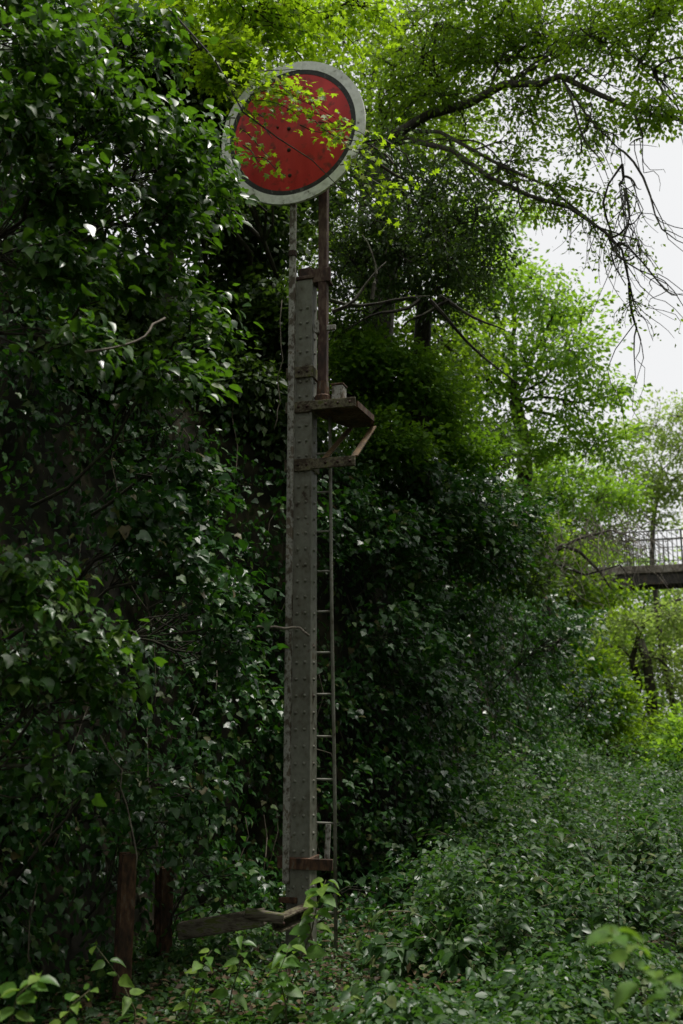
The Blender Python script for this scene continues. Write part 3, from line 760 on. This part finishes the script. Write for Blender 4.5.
tree('oak_tree', 'old oak with long dark limbs reaching right over the track against the white sky', 'tree',
     bank_top(372, 12.4, 4.6), P(372, 155, 12.1),
     [B(420, 60, 11.4, 70, 60, 80, 130), B(480, 40, 11.2, 60, 50, 70, 120), B(540, 40, 11.1, 60, 45, 60, 80), B(600, 45, 10.5, 60, 45, 60, 62), B(655, 50, 10.2, 45, 45, 50, 34),
      B(460, 112, 11.6, 60, 35, 60, 34), B(530, 115, 11.2, 55, 40, 50, 34), B(580, 135, 10.9, 42, 36, 50, 24), B(560, 195, 10.8, 50, 24, 40, 22), B(500, 175, 11.3, 50, 25, 40, 22),
      B(650, 105, 10.1, 40, 22, 40, 26), B(480, -60, 11, 150, 60, 140, 120), B(620, -60, 10.5, 120, 60, 120, 90), B(390, 110, 12, 45, 40, 50, 60), B(660, 0, 10.1, 50, 30, 50, 45)],
     'small', 'oak', .068, .17, limbs=limbsO, per=34, crad=.33, flat=.3, keep=.98, twig='bark', extra=oak_extra)

# bright ash further along the bank top
tree('ash_tree', 'bright green ash with an airy crown on the bank beyond the dark ivy mound', 'tree',
     bank_top(520, 19, 4.4), P(515, 400, 18.6),
     [B(490, 300, 18, 60, 45, 70, 110), B(540, 300, 18, 42, 45, 60, 60), B(470, 370, 18, 60, 45, 70, 120), B(550, 360, 17.6, 60, 42, 60, 110), B(590, 400, 17.4, 42, 40, 50, 66),
      B(520, 430, 17.8, 70, 40, 60, 110), B(560, 320, 18, 40, 30, 50, 36), B(450, 240, 19, 60, 50, 60, 90), B(510, 230, 19, 50, 40, 50, 60), B(590, 450, 18, 42, 30, 50, 50), B(440, 420, 18.5, 50, 40, 50, 80)],
     'small', 'ash', .11, .16, per=40, crad=.55, twig='bark', flat=.28, keep=.52)
# pale trees further off
tree('pale_tree', 'pale slender tree rising above the footbridge at the right edge', 'tree', np.array([12.6, 38.5, 2.0]), P(662, 470, 38),
     [B(650, 430, 36, 34, 32, 40, 60), B(685, 430, 36, 34, 34, 40, 60), B(625, 470, 36, 34, 34, 40, 60), B(668, 480, 36, 40, 30, 40, 70), B(640, 510, 37, 50, 24, 40, 80), B(720, 470, 36, 40, 50, 50, 60)],
     'small', 'pale', .16, .10, per=32, crad=.8, flat=.3, keep=.6, group='far trees down the cutting')
tree('yellow_tree', 'yellow-green bushy tree behind the hanging dead twigs left of the footbridge', 'tree', np.array([7.4, 34.5, 4.0]), P(570, 500, 34.5),
     [B(575, 490, 34, 40, 40, 40, 100), B(610, 500, 34.6, 30, 34, 40, 60), B(545, 470, 34, 34, 40, 40, 80), B(560, 540, 34, 42, 34, 40, 90), B(600, 545, 35.5, 30, 24, 30, 50), B(530, 510, 34, 30, 40, 30, 60)],
     'small', 'ash', .16, .14, per=38, crad=.8, flat=.3, keep=.65, group='far trees down the cutting')
tree('shade_tree', 'soft green tree under the footbridge at the right edge with an ivy-wrapped leaning trunk', 'tree', np.array([9.0, 29.5, 0]), P(640, 640, 29),
     [B(628, 618, 29, 30, 16, 30, 26), B(675, 618, 28, 34, 18, 30, 36), B(665, 655, 29, 34, 16, 30, 24), B(605, 645, 29.4, 26, 24, 30, 26), B(690, 690, 28, 30, 20, 30, 22), B(720, 640, 28, 40, 50, 30, 40)],
     'small', 'pale', .14, .16, per=22, crad=.6, group='far trees down the cutting',
     limbs=[([P(640, 690, 29), P(632, 660, 29), P(640, 630, 29), P(660, 606, 29), P(700, 592, 29)], .12), ([P(640, 650, 29), P(660, 660, 28.8), P(690, 690, 28.6)], .06)])
for i, (px, py, Y, rx, ry, mt, lab) in enumerate((
        (640, 610, 52, 80, 70, 'ash', 'hazy green tree closing the cutting beyond the footbridge'),
        (560, 570, 48, 70, 60, 'oak', 'dim green tree on the left bank beyond the footbridge'),
        (740, 590, 46, 70, 90, 'pale', 'pale tree on the right bank beyond the footbridge'))):
    c = P(px, 512, Y)
    tree('far_tree', lab, 'tree', np.array([c[0], Y, 0.3]), P(px, py + 20, Y),
         [B(px, py, Y, rx, ry*.6, 60, 130), B(px-rx*.4, py+ry*.7, Y-1, rx*.7, ry*.6, 50, 90), B(px+rx*.4, py+ry*.7, Y-1, rx*.7, ry*.6, 50, 90), B(px, py+ry*1.2, Y-2, rx, ry*.5, 50, 90), B(px, py-ry*.5, Y, rx*.7, ry*.4, 40, 60)],
         'small', mt, .24, .22, per=24, crad=.95, group='far trees down the cutting')
for px, py, Y, rx, ry, mt, lab in ((640, 735, 27, 55, 26, 'oak', 'low green bush closing the floor of the cutting under the footbridge'),
        (700, 745, 22, 45, 36, 'ash', 'low bright bush at the right edge where the undergrowth ends'),
        (600, 690, 24, 34, 40, 'oak', 'bush at the foot of the left bank near the footbridge end')):
    c = P(px, 512, Y)
    tree('low_bush', lab, 'bush', np.array([c[0], Y, 0]), P(px, py+ry*.6, Y), [B(px, py, Y, rx, ry, rx, 110), B(px-rx*.5, py+ry*.5, Y-.6, rx*.7, ry*.7, rx*.6, 60), B(px+rx*.5, py+ry*.5, Y-.6, rx*.7, ry*.7, rx*.6, 60)],
         'small', mt, .13, .06, per=26, crad=.45, group='low bushes at the end of the cutting')
def copy_tree(o, parent=None):
    c = o.copy(); link(c, parent)
    for ch in list(o.children): copy_tree(ch, c)
    return c
RING = ['', 'unseen tree added on the right bank across from the signal to block low sky', 'unseen tree added on the right bank level with the camera to block low sky', 'unseen tree added on the right bank just behind the camera to block low sky',
        'unseen tree added on the left bank behind the camera to block low sky', 'unseen tree added on the left bank level with the camera to block low sky']
proto = None  # out-of-view trees added to shut off low sky and deepen the bank's shade
for i, (x, y, rz, sc) in enumerate(((9.6, 10.5, 0, 1.0), (8.4, 6.0, 2.1, 1.1), (7.0, 1.5, 4.0, 1.05), (5.6, -3.0, 1.0, 1.1), (-5.5, -3.0, .6, 1.1), (-5.4, 1.6, 2.7, 1.0))):
    b_ = np.array([x, y, 3.6])
    if proto is None:
        proto = tree('sky_screen_tree', 'unseen tree added on the right bank just past the signal to block low sky', 'tree', b_, b_ + UP*3.2,
            [(b_ + np.array([dx, dy, 4.6+dz]), (2.2, 2.2, 2.0), 80) for dx, dy, dz in ((0, 0, 2.0), (-1.5, .8, -.4), (1.5, .9, -.2), (.3, -1.6, -.3), (-.3, 1.7, .6), (.6, .4, -2.6), (-.6, -.6, -2.4))],
            'small', 'oak', .24, .18, per=16, crad=.6, group='unseen trees added around the camera to block low sky')
    else:
        c_ = copy_tree(proto); c_['label'] = RING[i]; c_.location = b_.tolist(); c_.rotation_euler = (0, 0, rz); c_.scale = (sc,)*3
# bare drooping thorn in front of the bridge
def thorn_extra(LV, tw, rel):
    for i in range(170):
        t = rng.random(); s_ = P(545 + 105*t + rng.normal()*8, 548 - 22*math.sin(t*3) + rng.normal()*10, 24 + rng.normal()*.8)
        e = s_ + np.array([rng.normal()*.7 + .35, rng.normal()*.5, -rng.uniform(.0, 1.9)])
        q = curve_pts(s_, e, 6, .07, .06); tw.tube(rel(q), np.linspace(.011, .004, 6), 3, cap=False)
tree('thorn_bush', 'bare grey thorn arching with hanging dead twigs before the footbridge', 'bush', np.array(bank_top(540, 24, 4.2)), P(548, 556, 24),
     [B(535, 585, 24, 20, 14, 20, 16)], 'small', 'oak', .09, .10, per=10, crad=.4, twig='dead', extra=thorn_extra,
     limbs=[([P(548, 556, 24), P(562, 545, 24), P(580, 552, 24), P(600, 572, 24), P(612, 590, 24)], .07), ([P(548, 556, 24), P(575, 540, 24), P(610, 530, 24), P(640, 540, 24)], .05),
            ([P(548, 560, 24), P(585, 575, 24), P(620, 565, 24), P(640, 590, 24)], .04)])

# ------------------------------------------------------------------ ivy on the bank
def in_view(p, m=60):
    px, py, dep = project(p); return (px > -m) & (px < 683+m) & (py > -m) & (py < 1024+m) & (dep > .3)

def ivy(name, label, s0, s1, h0, h1, dens, size, parts, clump=1.15, bulge=1.05, mat='ivy', seed=0, voids=.45, group='ivy thickets along the bank', shape='ivy'):
    c0 = bank_pt(np.array([(s0+s1)/2]), np.array([0.]))[0]
    root = empty(name, c0.tolist()); tag(root, label, 'ivy', group)
    L = Leaves(shape, M[mat])
    area = (s1-s0)*(h1-h0); ncl = int(area*dens)
    s = rng.uniform(s0, s1, ncl); h = rng.uniform(h0, h1, ncl); p = bank_pt(s, h)
    nz = fnoise(p*clump + seed, 3); big = fnoise(p*.45*clump + 31 + seed, 2)
    keep = (nz > voids) | (rng.random(ncl) < .05)
    p, nz, big, h = p[keep], nz[keep], big[keep], h[keep]
    off = np.clip((nz-voids)*2.6, 0, 1)*bulge + (big-.4)*bulge
    off = off*np.where((p[:, 1] < 8) & (h < 1.9), .35, 1)
    p = p + ND*(off + rng.normal(size=len(p))*.06)[:, None]
    for q, k in zip(p, off):
        spray(L, q, int(rng.integers(6, 15)), rng.uniform(.12, .28), unit(ND + np.array([0, -.25, 0]) + rng.normal(size=3)*.3), size)
    m = int((s1-s0)*(420 if s0 < 3 else 150)); s = rng.uniform(s0, s1, m); h = rng.uniform(0, 2.1, m); q = bank_pt(s, h) + ND*rng.uniform(.36, .62, (m, 1))
    L.add(q, unit(-UP + ND*.4 + rng.normal(size=(m, 3))*.5), unit(ND + UP*.5 + rng.normal(size=(m, 3))*.45), size*rng.uniform(.6, 1.15, m))
    # thinner layer on the wall itself
    m = int(area*(260 if s1 < 4 else 120)); s = rng.uniform(s0, s1, m); h = rng.uniform(h0, h1, m); q = bank_pt(s, h) + ND*rng.uniform(.20, .50, (m, 1))
    L.add(q, unit(-UP + rng.normal(size=(m, 3))*.6), unit(ND + UP*.3 + rng.normal(size=(m, 3))*.5), size*rng.uniform(.5, 1.1, m))
    # hanging and creeping stems
    st = MB()
    for k in range(int(area*2.2)):
        a = bank_pt(np.array([rng.uniform(s0, s1)]), np.array([rng.uniform(h0+.4, h1)]))[0] + ND*rng.uniform(.3, .8)
        b = a + TD*rng.normal()*.35 + ND*rng.normal()*.15 - UP*rng.uniform(.4, 1.5); b[2] = max(b[2], .05)
        st.tube([tuple(x - c0) for x in curve_pts(a, b, 6, 0, .06)], rng.uniform(.002, .006), 3, cap=False)
    tag(st.build('stems', M['twig'], root), kind='stuff')
    L.build(root, parts)
    return root
ivy('ivy_thicket', 'large-leaved dark ivy draping the bank at the left edge', -4.6, -.4, .1, 6.6, 62, .064, 300, seed=3)
ivy('ivy_thicket', 'dark ivy in the shaded hollow right behind the signal post', -.4, 3.4, .1, 6.2, 62, .066, 300, seed=9)
ivy('ivy_thicket', 'glossy ivy hung bank right of the ladder', 3.4, 8.5, .1, 5.2, 54, .074, 300, seed=17)
ivy('ivy_thicket', 'ivy bank receding beyond the dark mound towards the footbridge', 8.5, 16, .1, 5.2, 34, .095, 0, seed=23, bulge=1.0, clump=.7)
ivy('ivy_thicket', 'farthest pale stretch of ivy bank below the footbridge end', 16, 34, .1, 5.0, 10, .16, 0, seed=29, bulge=1.2, clump=.5, shape='small')

# boughs standing out of the ivy: (px, py, Y, radius px x, y, number of tufts)
def bough(label, foot, tufts, size, mat, shape, parts, per=(10, 22), rad=(.12, .26), name='ivy_bough', cat='ivy', grp='leafy boughs standing out from the bank', out=(.75, -.6, .15), droop=.5):
    foot = np.asarray(foot, float)
    root = empty(name, foot.tolist()); tag(root, label, cat, grp)
    L = Leaves(shape, M[mat]); st = MB()
    for px, py, Y, rx, ry, n in tufts:
        c = P(px, py, Y); k = Y/F_PX*1.03
        lp = curve_pts(c - ND*.9 - UP*.5 + rng.normal(size=3)*.2, c, 6, .08, .05)
        MB().tube([tuple(x-foot) for x in lp], np.linspace(.012, .006, 6), 5).build('branch', M['bark'], root, smooth=True)
        for i in range(n):
            d = unit(rng.normal(size=3))*rng.random()**.4
            e = c + d*np.array([rx*k, .5*(rx+ry)*k, ry*k])
            q = curve_pts(lp[rng.integers(2, 6)], e, 5, .06, .06)
            st.tube([tuple(x-foot) for x in q], np.linspace(.006, .0022, 5), 4, cap=False)
            spray(L, e, int(rng.integers(*per)), rng.uniform(*rad), unit(np.array(out) + rng.normal(size=3)*.35), size, droop)
    tag(st.build('twigs', M['bark'], root, smooth=True), kind='stuff')
    L.build(root, parts)
bough('glossy large-leaved bough filling the upper left corner above the ivy', bank_pt(np.array([-2.2]), np.array([3.6]))[0],
      [(40, 60, 4.6, 60, 50, 34), (110, 110, 4.9, 70, 45, 40), (180, 150, 5.4, 50, 45, 34), (70, 190, 4.7, 60, 35, 30), (165, 215, 5.3, 42, 40, 30), (60, 265, 4.7, 60, 30, 28), (150, 275, 5.2, 40, 30, 24),
       (20, 130, 4.5, 40, 40, 20), (30, 10, 4.8, 60, 30, 24), (130, 40, 5.4, 60, 40, 34), (215, 200, 5.8, 30, 40, 18)],
      .074, 'ivy_old', 'ovate', 300)
bough('leafy spray on a bare brown twig jutting from the upper left shade', bank_pt(np.array([-2.4]), np.array([3.0]))[0],
      [(75, 345, 4.6, 48, 16, 12), (170, 380, 5.2, 40, 30, 20), (205, 330, 5.6, 30, 40, 18)], .074, 'ivy_old', 'ovate', 120)
bough('pale lit ivy spray pushing out at the left edge below mid height', bank_pt(np.array([-2.6]), np.array([2.0]))[0],
      [(35, 595, 4.6, 46, 30, 15), (85, 640, 4.8, 46, 28, 15), (30, 665, 4.6, 40, 24, 10), (95, 690, 5.0, 36, 20, 9), (40, 765, 4.7, 36, 22, 9), (20, 570, 4.7, 30, 18, 6)],
      .066, 'ivy_old', 'ivy', 220)
bough('mid-green ivy spray left of the signal post at half height', bank_pt(np.array([-.9]), np.array([2.3]))[0],
      [(190, 560, 5.6, 45, 45, 22), (225, 600, 6.0, 30, 35, 16), (200, 470, 5.8, 40, 40, 20), (150, 520, 5.4, 40, 35, 18), (235, 660, 6.2, 30, 30, 14)], .066, 'ivy', 'ivy', 160)
bough('ivy curtain hanging over the shorter rusty post', bank_pt(np.array([-1.0]), np.array([1.5]))[0],
      [(190, 790, 6.5, 45, 40, 18), (150, 830, 6.2, 40, 30, 14), (215, 880, 6.6, 45, 20, 14), (110, 780, 5.8, 45, 30, 14)], .062, 'ivy', 'ivy', 140)
bough('dark bulging ivy mound on the bank right of the bracket', bank_pt(np.array([5.4]), np.array([3.4]))[0],
      [(470, 505, 11.5, 55, 45, 60), (510, 520, 12, 40, 40, 44), (430, 490, 11, 45, 40, 44), (490, 560, 11.6, 50, 35, 44), (400, 540, 10.2, 45, 45, 40), (400, 640, 9.8, 50, 45, 50), (440, 700, 10.2, 45, 50, 44), (560, 640, 14.5, 40, 50, 50), (590, 700, 17, 40, 40, 40)],
      .076, 'ivy', 'ivy', 200, per=(10, 22), rad=(.18, .36))
bough('ivy spilling down the foot of the bank onto the ground right of the ladder', bank_pt(np.array([2.4]), np.array([.6]))[0],
      [(370, 860, 9.2, 32, 40, 34), (400, 900, 8.5, 36, 26, 28), (362, 925, 8.0, 24, 18, 16), (430, 850, 9.9, 40, 40, 34), (475, 815, 11, 40, 40, 34), (520, 780, 13, 40, 36, 34), (430, 900, 8.8, 36, 20, 18)],
      .068, 'ivy', 'ivy', 160, per=(10, 20), rad=(.14, .28))
bough('soft fern-green mound on the bank top right of the bracket', bank_pt(np.array([4.4]), np.array([4.2]))[0],
      [(390, 380, 10.8, 55, 40, 80), (430, 410, 11.4, 50, 40, 70), (360, 360, 10.8, 36, 30, 40), (460, 450, 12, 40, 30, 40), (380, 440, 10.6, 50, 30, 50)],
      .085, 'fern', 'small', 0, per=(34, 60), rad=(.2, .36), name='fern_mound', cat='bush', droop=.2)

# ------------------------------------------------------------------ undergrowth on the floor of the cutting
def undergrowth():
    N_, Fv = Leaves('ovate', M['herb']), Leaves('small', M['herb'])
    n = 24000; Y = 4.6 + 29*rng.random(n)**1.7
    u = rng.uniform(-.40, .46, n); p = np.stack([u*Y*1.02, Y, np.zeros(n)], 1)
    d = np.sum((p - B0)*ND, axis=1) + 1.05*np.clip((9-p[:, 1])/2, 0, 1)
    p, d = p[d > .05], d[d > .05]
    mound = np.clip((fnoise(p*np.array([1.25, .85, 1]) + 4, 2)-.36)*2.6, 0, 1.3)
    k_ = np.clip((p[:, 1]-5.2)/4, .25, 1)*np.where((p[:, 1] < 10.5) & (p[:, 0] < .3 + (p[:, 1]-6)*.16), .22, 1)
    hgt = .07 + 1.0*mound**1.4*k_ + .9*np.clip(1.3-d, 0, 1)*np.clip((p[:, 1]-10)/3, 0, 1)*rng.random(len(p))
    hgt *= rng.uniform(.7, 1.15, len(p))
    thin = rng.random(len(p)) < np.where((p[:, 1] < 9.5) & (p[:, 0] < .55), .62 + mound*.5, .6 + mound)
    p, d, hgt = p[thin], d[thin], hgt[thin]
    tall = (rng.random(len(p)) < .05) & (p[:, 1] > 7.5); hgt[tall] += rng.uniform(.15, .5, tall.sum())
    for q, hh in zip(p, hgt):
        far = q[1] > 9.5; k = int(rng.integers(7, 15))
        sz = (.047 if not far else .074)*rng.uniform(.55, 1.35)
        z = hh*(1 - .6*rng.random(k)**1.8)
        a = rng.uniform(0, 2*PI, k); r = rng.uniform(.02, .17, k)*(1.5 if far else 1)
        dirs = np.stack([np.cos(a), np.sin(a), np.zeros(k)], 1)
        pp = q + dirs*r[:, None]; pp[:, 2] = z + r*.2
        (Fv if far else N_).add(pp, unit(dirs + UP*rng.normal(size=(k, 1))*.4 - UP*.25), unit(UP + rng.normal(size=(k, 3))*.5), sz*rng.uniform(.55, 1.3, k))
    # upright nettles: whorls of drooping leaves up a stem
    n = 700; Y = 6.5 + 18*rng.random(n)**1.3; X = rng.uniform(-.02, .42, n)*Y
    for x_, y_ in zip(X, Y):
        q = np.array([x_, y_, 0.])
        if np.dot(q - B0, ND) < .3 or (y_ < 10.5 and x_ < .5 + (y_-6)*.16): continue
        hh = rng.uniform(.45, .95); lean = rng.normal(size=3)*.10; k = int(rng.integers(5, 8))
        for j in range(k):
            f_ = .4 + .6*j/k; c = q + (UP + lean)*hh*f_; a0 = rng.uniform(0, PI); sz = .085*(1.25-f_*.75)*rng.uniform(.8, 1.2)
            a = a0 + np.arange(4)*PI/2; dirs = np.stack([np.cos(a), np.sin(a), np.full(4, -.25)], 1)
            (N_ if y_ < 10 else Fv).add(c + dirs*.02, unit(dirs + rng.normal(size=(4, 3))*.15), unit(UP + dirs*.2 + rng.normal(size=(4, 3))*.2), np.full(4, sz))
    # fallen leaves on the soil
    Lt = Leaves('small', M['litter']); n = 14000; Y = 4.8 + 14*rng.random(n)**1.4
    q = np.stack([rng.uniform(-.4, .45, n)*Y, Y, rng.uniform(.06, .13, n)], 1)
    Lt.add(q, unit(rng.normal(size=(n, 3))*np.array([1, 1, .2])), unit(UP + rng.normal(size=(n, 3))*.3), rng.uniform(.03, .07, n))
    tag(Lt.build(None, 0, 'leaf_litter'), 'brown fallen leaves littering the soil under the undergrowth', 'leaf litter', kind='stuff')
    tag(N_.build(None, 0, 'undergrowth'), 'low leafy undergrowth of nettle and bramble in the foreground at the signal foot', 'undergrowth', kind='stuff')
    tag(Fv.build(None, 0, 'undergrowth'), 'leafy undergrowth covering the floor of the cutting further back at the right', 'undergrowth', kind='stuff')
undergrowth()

for lab, px, Y, hh in (('bramble clump on the ground halfway between the ladder and the right edge', 500, 9.0, .75), ('bramble clump at the right edge behind the blurred shoot', 655, 9.5, .9), ('bramble clump in front of the low bushes at the right', 640, 15, 1.1),
                   ('bramble clump at the foot of the ivy bank in the middle distance', 560, 13, 1.2), ('low bramble clump at the bottom right of the signal foot', 440, 6.6, .45), ('bramble clump beside the thin dry stalk', 590, 7.6, .6), ('bramble clump farther back along the floor of the cutting', 600, 19, 1.3)):
    x_ = P(px, 800, Y)[0]; t = empty('bramble', (x_, Y, 0)); tag(t, lab, 'bramble', 'bramble clumps on the floor of the cutting')
    L = Leaves('ovate', M['herb']); st = MB()
    for i in range(34):
        a = rng.uniform(0, 2*PI); r = hh*rng.uniform(.3, 1.25); e = np.array([math.cos(a)*r, math.sin(a)*r, hh*rng.uniform(.15, .75)])
        q = curve_pts(np.array([rng.normal()*.1, rng.normal()*.1, 0]), e, 8, .28, .04)
        st.tube([tuple(v) for v in q], np.linspace(.006, .0025, 8), 4, cap=False)
        for j in range(2, 8):
            spray(L, q[j] + np.array([x_, Y, 0]), int(rng.integers(4, 8)), .09, unit(np.array([math.cos(a), math.sin(a), .3])), .075*rng.uniform(.8, 1.2), .35, .35, .4)
    tag(st.build('canes', M['stem'], t), kind='stuff')
    L.build(t, 120 if Y < 10 else 0)

def shoot(label, foot, course, nleaf, size, mat='shoot', pair=True, name='leafy_shoot', stem_r=.005, shape='ovate', start=.2, face=(0, -.5, 0)):
    """upright stem with leaves in pairs; every leaf is a part"""
    foot = np.asarray(foot, float)
    t = empty(name, foot.tolist()); tag(t, label, 'plant', 'leafy shoots in the foreground')
    pts = [foot] + [np.asarray(c, float) for c in course]
    MB().tube([tuple(q-foot) for q in pts], np.linspace(stem_r, stem_r*.35, len(pts)), 6).build('stem', M['stem'], t, smooth=True)
    L = Leaves(shape, M[mat]); seg = np.linspace(0, 1, len(pts))
    for i in range(nleaf):
        u = start + (1-start)*(i//2 if pair else i)/max(1, (nleaf-1)//2 if pair else nleaf-1)
        c = np.array([np.interp(u, seg, [q[j] for q in pts]) for j in range(3)])
        a = (i % 2)*PI + (i//2)*1.3 + rng.normal()*.4
        d = np.array([math.cos(a), math.sin(a), rng.normal()*.2 - .05]); st = size*(1.1 - .45*u)*rng.uniform(.75, 1.2)
        L.add((c + d*.012)[None], d[None], unit(UP + np.array(face) + rng.normal(size=3)*.3)[None], np.array([st]))
    L.build(t, 300)
G = lambda px, Y: np.array([P(px, 900, Y)[0], Y, 0.])
shoot('tall leafy shoot rising in front of the signal foot', G(283, 5.6), [P(290, 985, 5.6), P(300, 960, 5.6), P(312, 930, 5.55), P(318, 900, 5.5), P(326, 880, 5.5)], 26, .125, start=.35)
shoot('leafy shoot leaning left of the tall one before the signal foot', G(290, 5.3), [P(285, 1000, 5.3), P(278, 975, 5.3), P(290, 945, 5.3)], 16, .12, start=.3)
shoot('slanting leafy shoot in front of the taller rusty post', G(140, 5.2), [P(135, 1010, 5.2), P(118, 975, 5.2), P(95, 945, 5.2)], 10, .10, start=.3)
shoot('blurred pale shoot close to the camera at the lower right corner', G(640, 2.7), [P(650, 1040, 2.7), P(645, 990, 2.65), P(628, 945, 2.6), P(612, 930, 2.6)], 16, .085, start=.55, stem_r=.003)
shoot('second blurred shoot at the very edge of the lower right corner', G(700, 2.6), [P(690, 1060, 2.6), P(676, 1010, 2.6), P(668, 975, 2.55)], 10, .08, start=.55, stem_r=.003)
shoot('broad leafy shoot at the lower left corner', G(-5, 3.6), [P(5, 1035, 3.6), P(18, 995, 3.6), P(40, 975, 3.6)], 14, .09, start=.5)
shoot('low leafy shoot beside the lower left corner', G(60, 4.2), [P(60, 1030, 4.2), P(72, 1005, 4.2), P(90, 990, 4.2)], 10, .08, start=.45)
shoot('leafy shoot between the two rusty posts', G(185, 5.5), [P(192, 1000, 5.5), P(200, 965, 5.5), P(212, 950, 5.5)], 12, .095, start=.3)
shoot('leafy shoot right of the shorter rusty post below the timber', G(228, 5.6), [P(232, 990, 5.6), P(242, 960, 5.6), P(240, 935, 5.6)], 14, .10, start=.3)
shoot('bushy shoot at the bottom between signal foot and centre', G(340, 5.6), [P(345, 1010, 5.6), P(352, 985, 5.6)], 12, .075, start=.3)
shoot('thin straight dry stalk standing in the undergrowth at right', G(620, 6.5), [P(619, 930, 6.5), P(618, 860, 6.5), P(617, 800, 6.5)], 4, .03, start=.9, stem_r=.004, name='dry_stalk')

def loose_vine(label, pts, r=.005):
    a = pts[0]; t = empty('hanging_vine', a.tolist()); tag(t, label, 'vine', 'bare hanging vines')
    ps = []
    for p, q in zip(pts[:-1], pts[1:]): ps += list(curve_pts(p, q, 4, 0, .03))[:-1]
    ps.append(pts[-1])
    MB().tube([tuple(q-a) for q in ps], r, 5).build('stem', M['dead'], t, smooth=True)
loose_vine('thin bare vine dangling left of the post beside the upper bands', [P(282, 300, 6.85), P(283, 360, 6.85), P(278, 375, 6.85), P(280, 400, 6.85), P(274, 430, 6.85)], .004)
loose_vine('bare bramble stem arching through the shade at lower left', [P(100, 735, 5.4), P(122, 770, 5.4), P(130, 820, 5.4), P(136, 870, 5.4)], .004)
loose_vine('dead twig bundle laid across the post at mid height', [P(250, 628, 6.7), P(275, 627, 6.78), P(300, 628, 6.8), P(309, 636, 6.8)], .010)
loose_vine('brown bare twig sticking out of the upper left leaves', [P(85, 352, 4.4), P(125, 345, 4.5), P(150, 330, 4.6), P(165, 318, 4.7)], .006)

# ------------------------------------------------------------------ the other side of the cutting (outside the picture to the right and behind)
def right_ivy():
    c0 = bank_pt(np.array([5.]), np.array([0.]), -1)[0]
    root = empty('ivy_thicket', c0.tolist()); tag(root, 'ivy on the opposite bank of the cutting', 'ivy', 'ivy thickets along the bank')
    L = Leaves('small', M['ivy']); m = 16000
    s = rng.uniform(-18, 34, m); h = rng.uniform(.1, 5, m); q = bank_pt(s, h, -1) - ND*rng.uniform(.3, .7, (m, 1))
    L.add(q, unit(-UP + rng.normal(size=(m, 3))*.6), unit(-ND + UP*.4 + rng.normal(size=(m, 3))*.5), .19*rng.uniform(.6, 1.2, m))
    L.build(root, 0)
right_ivy()
print('tris', sum(len(p.vertices)-2 for me in bpy.data.meshes for p in me.polygons))
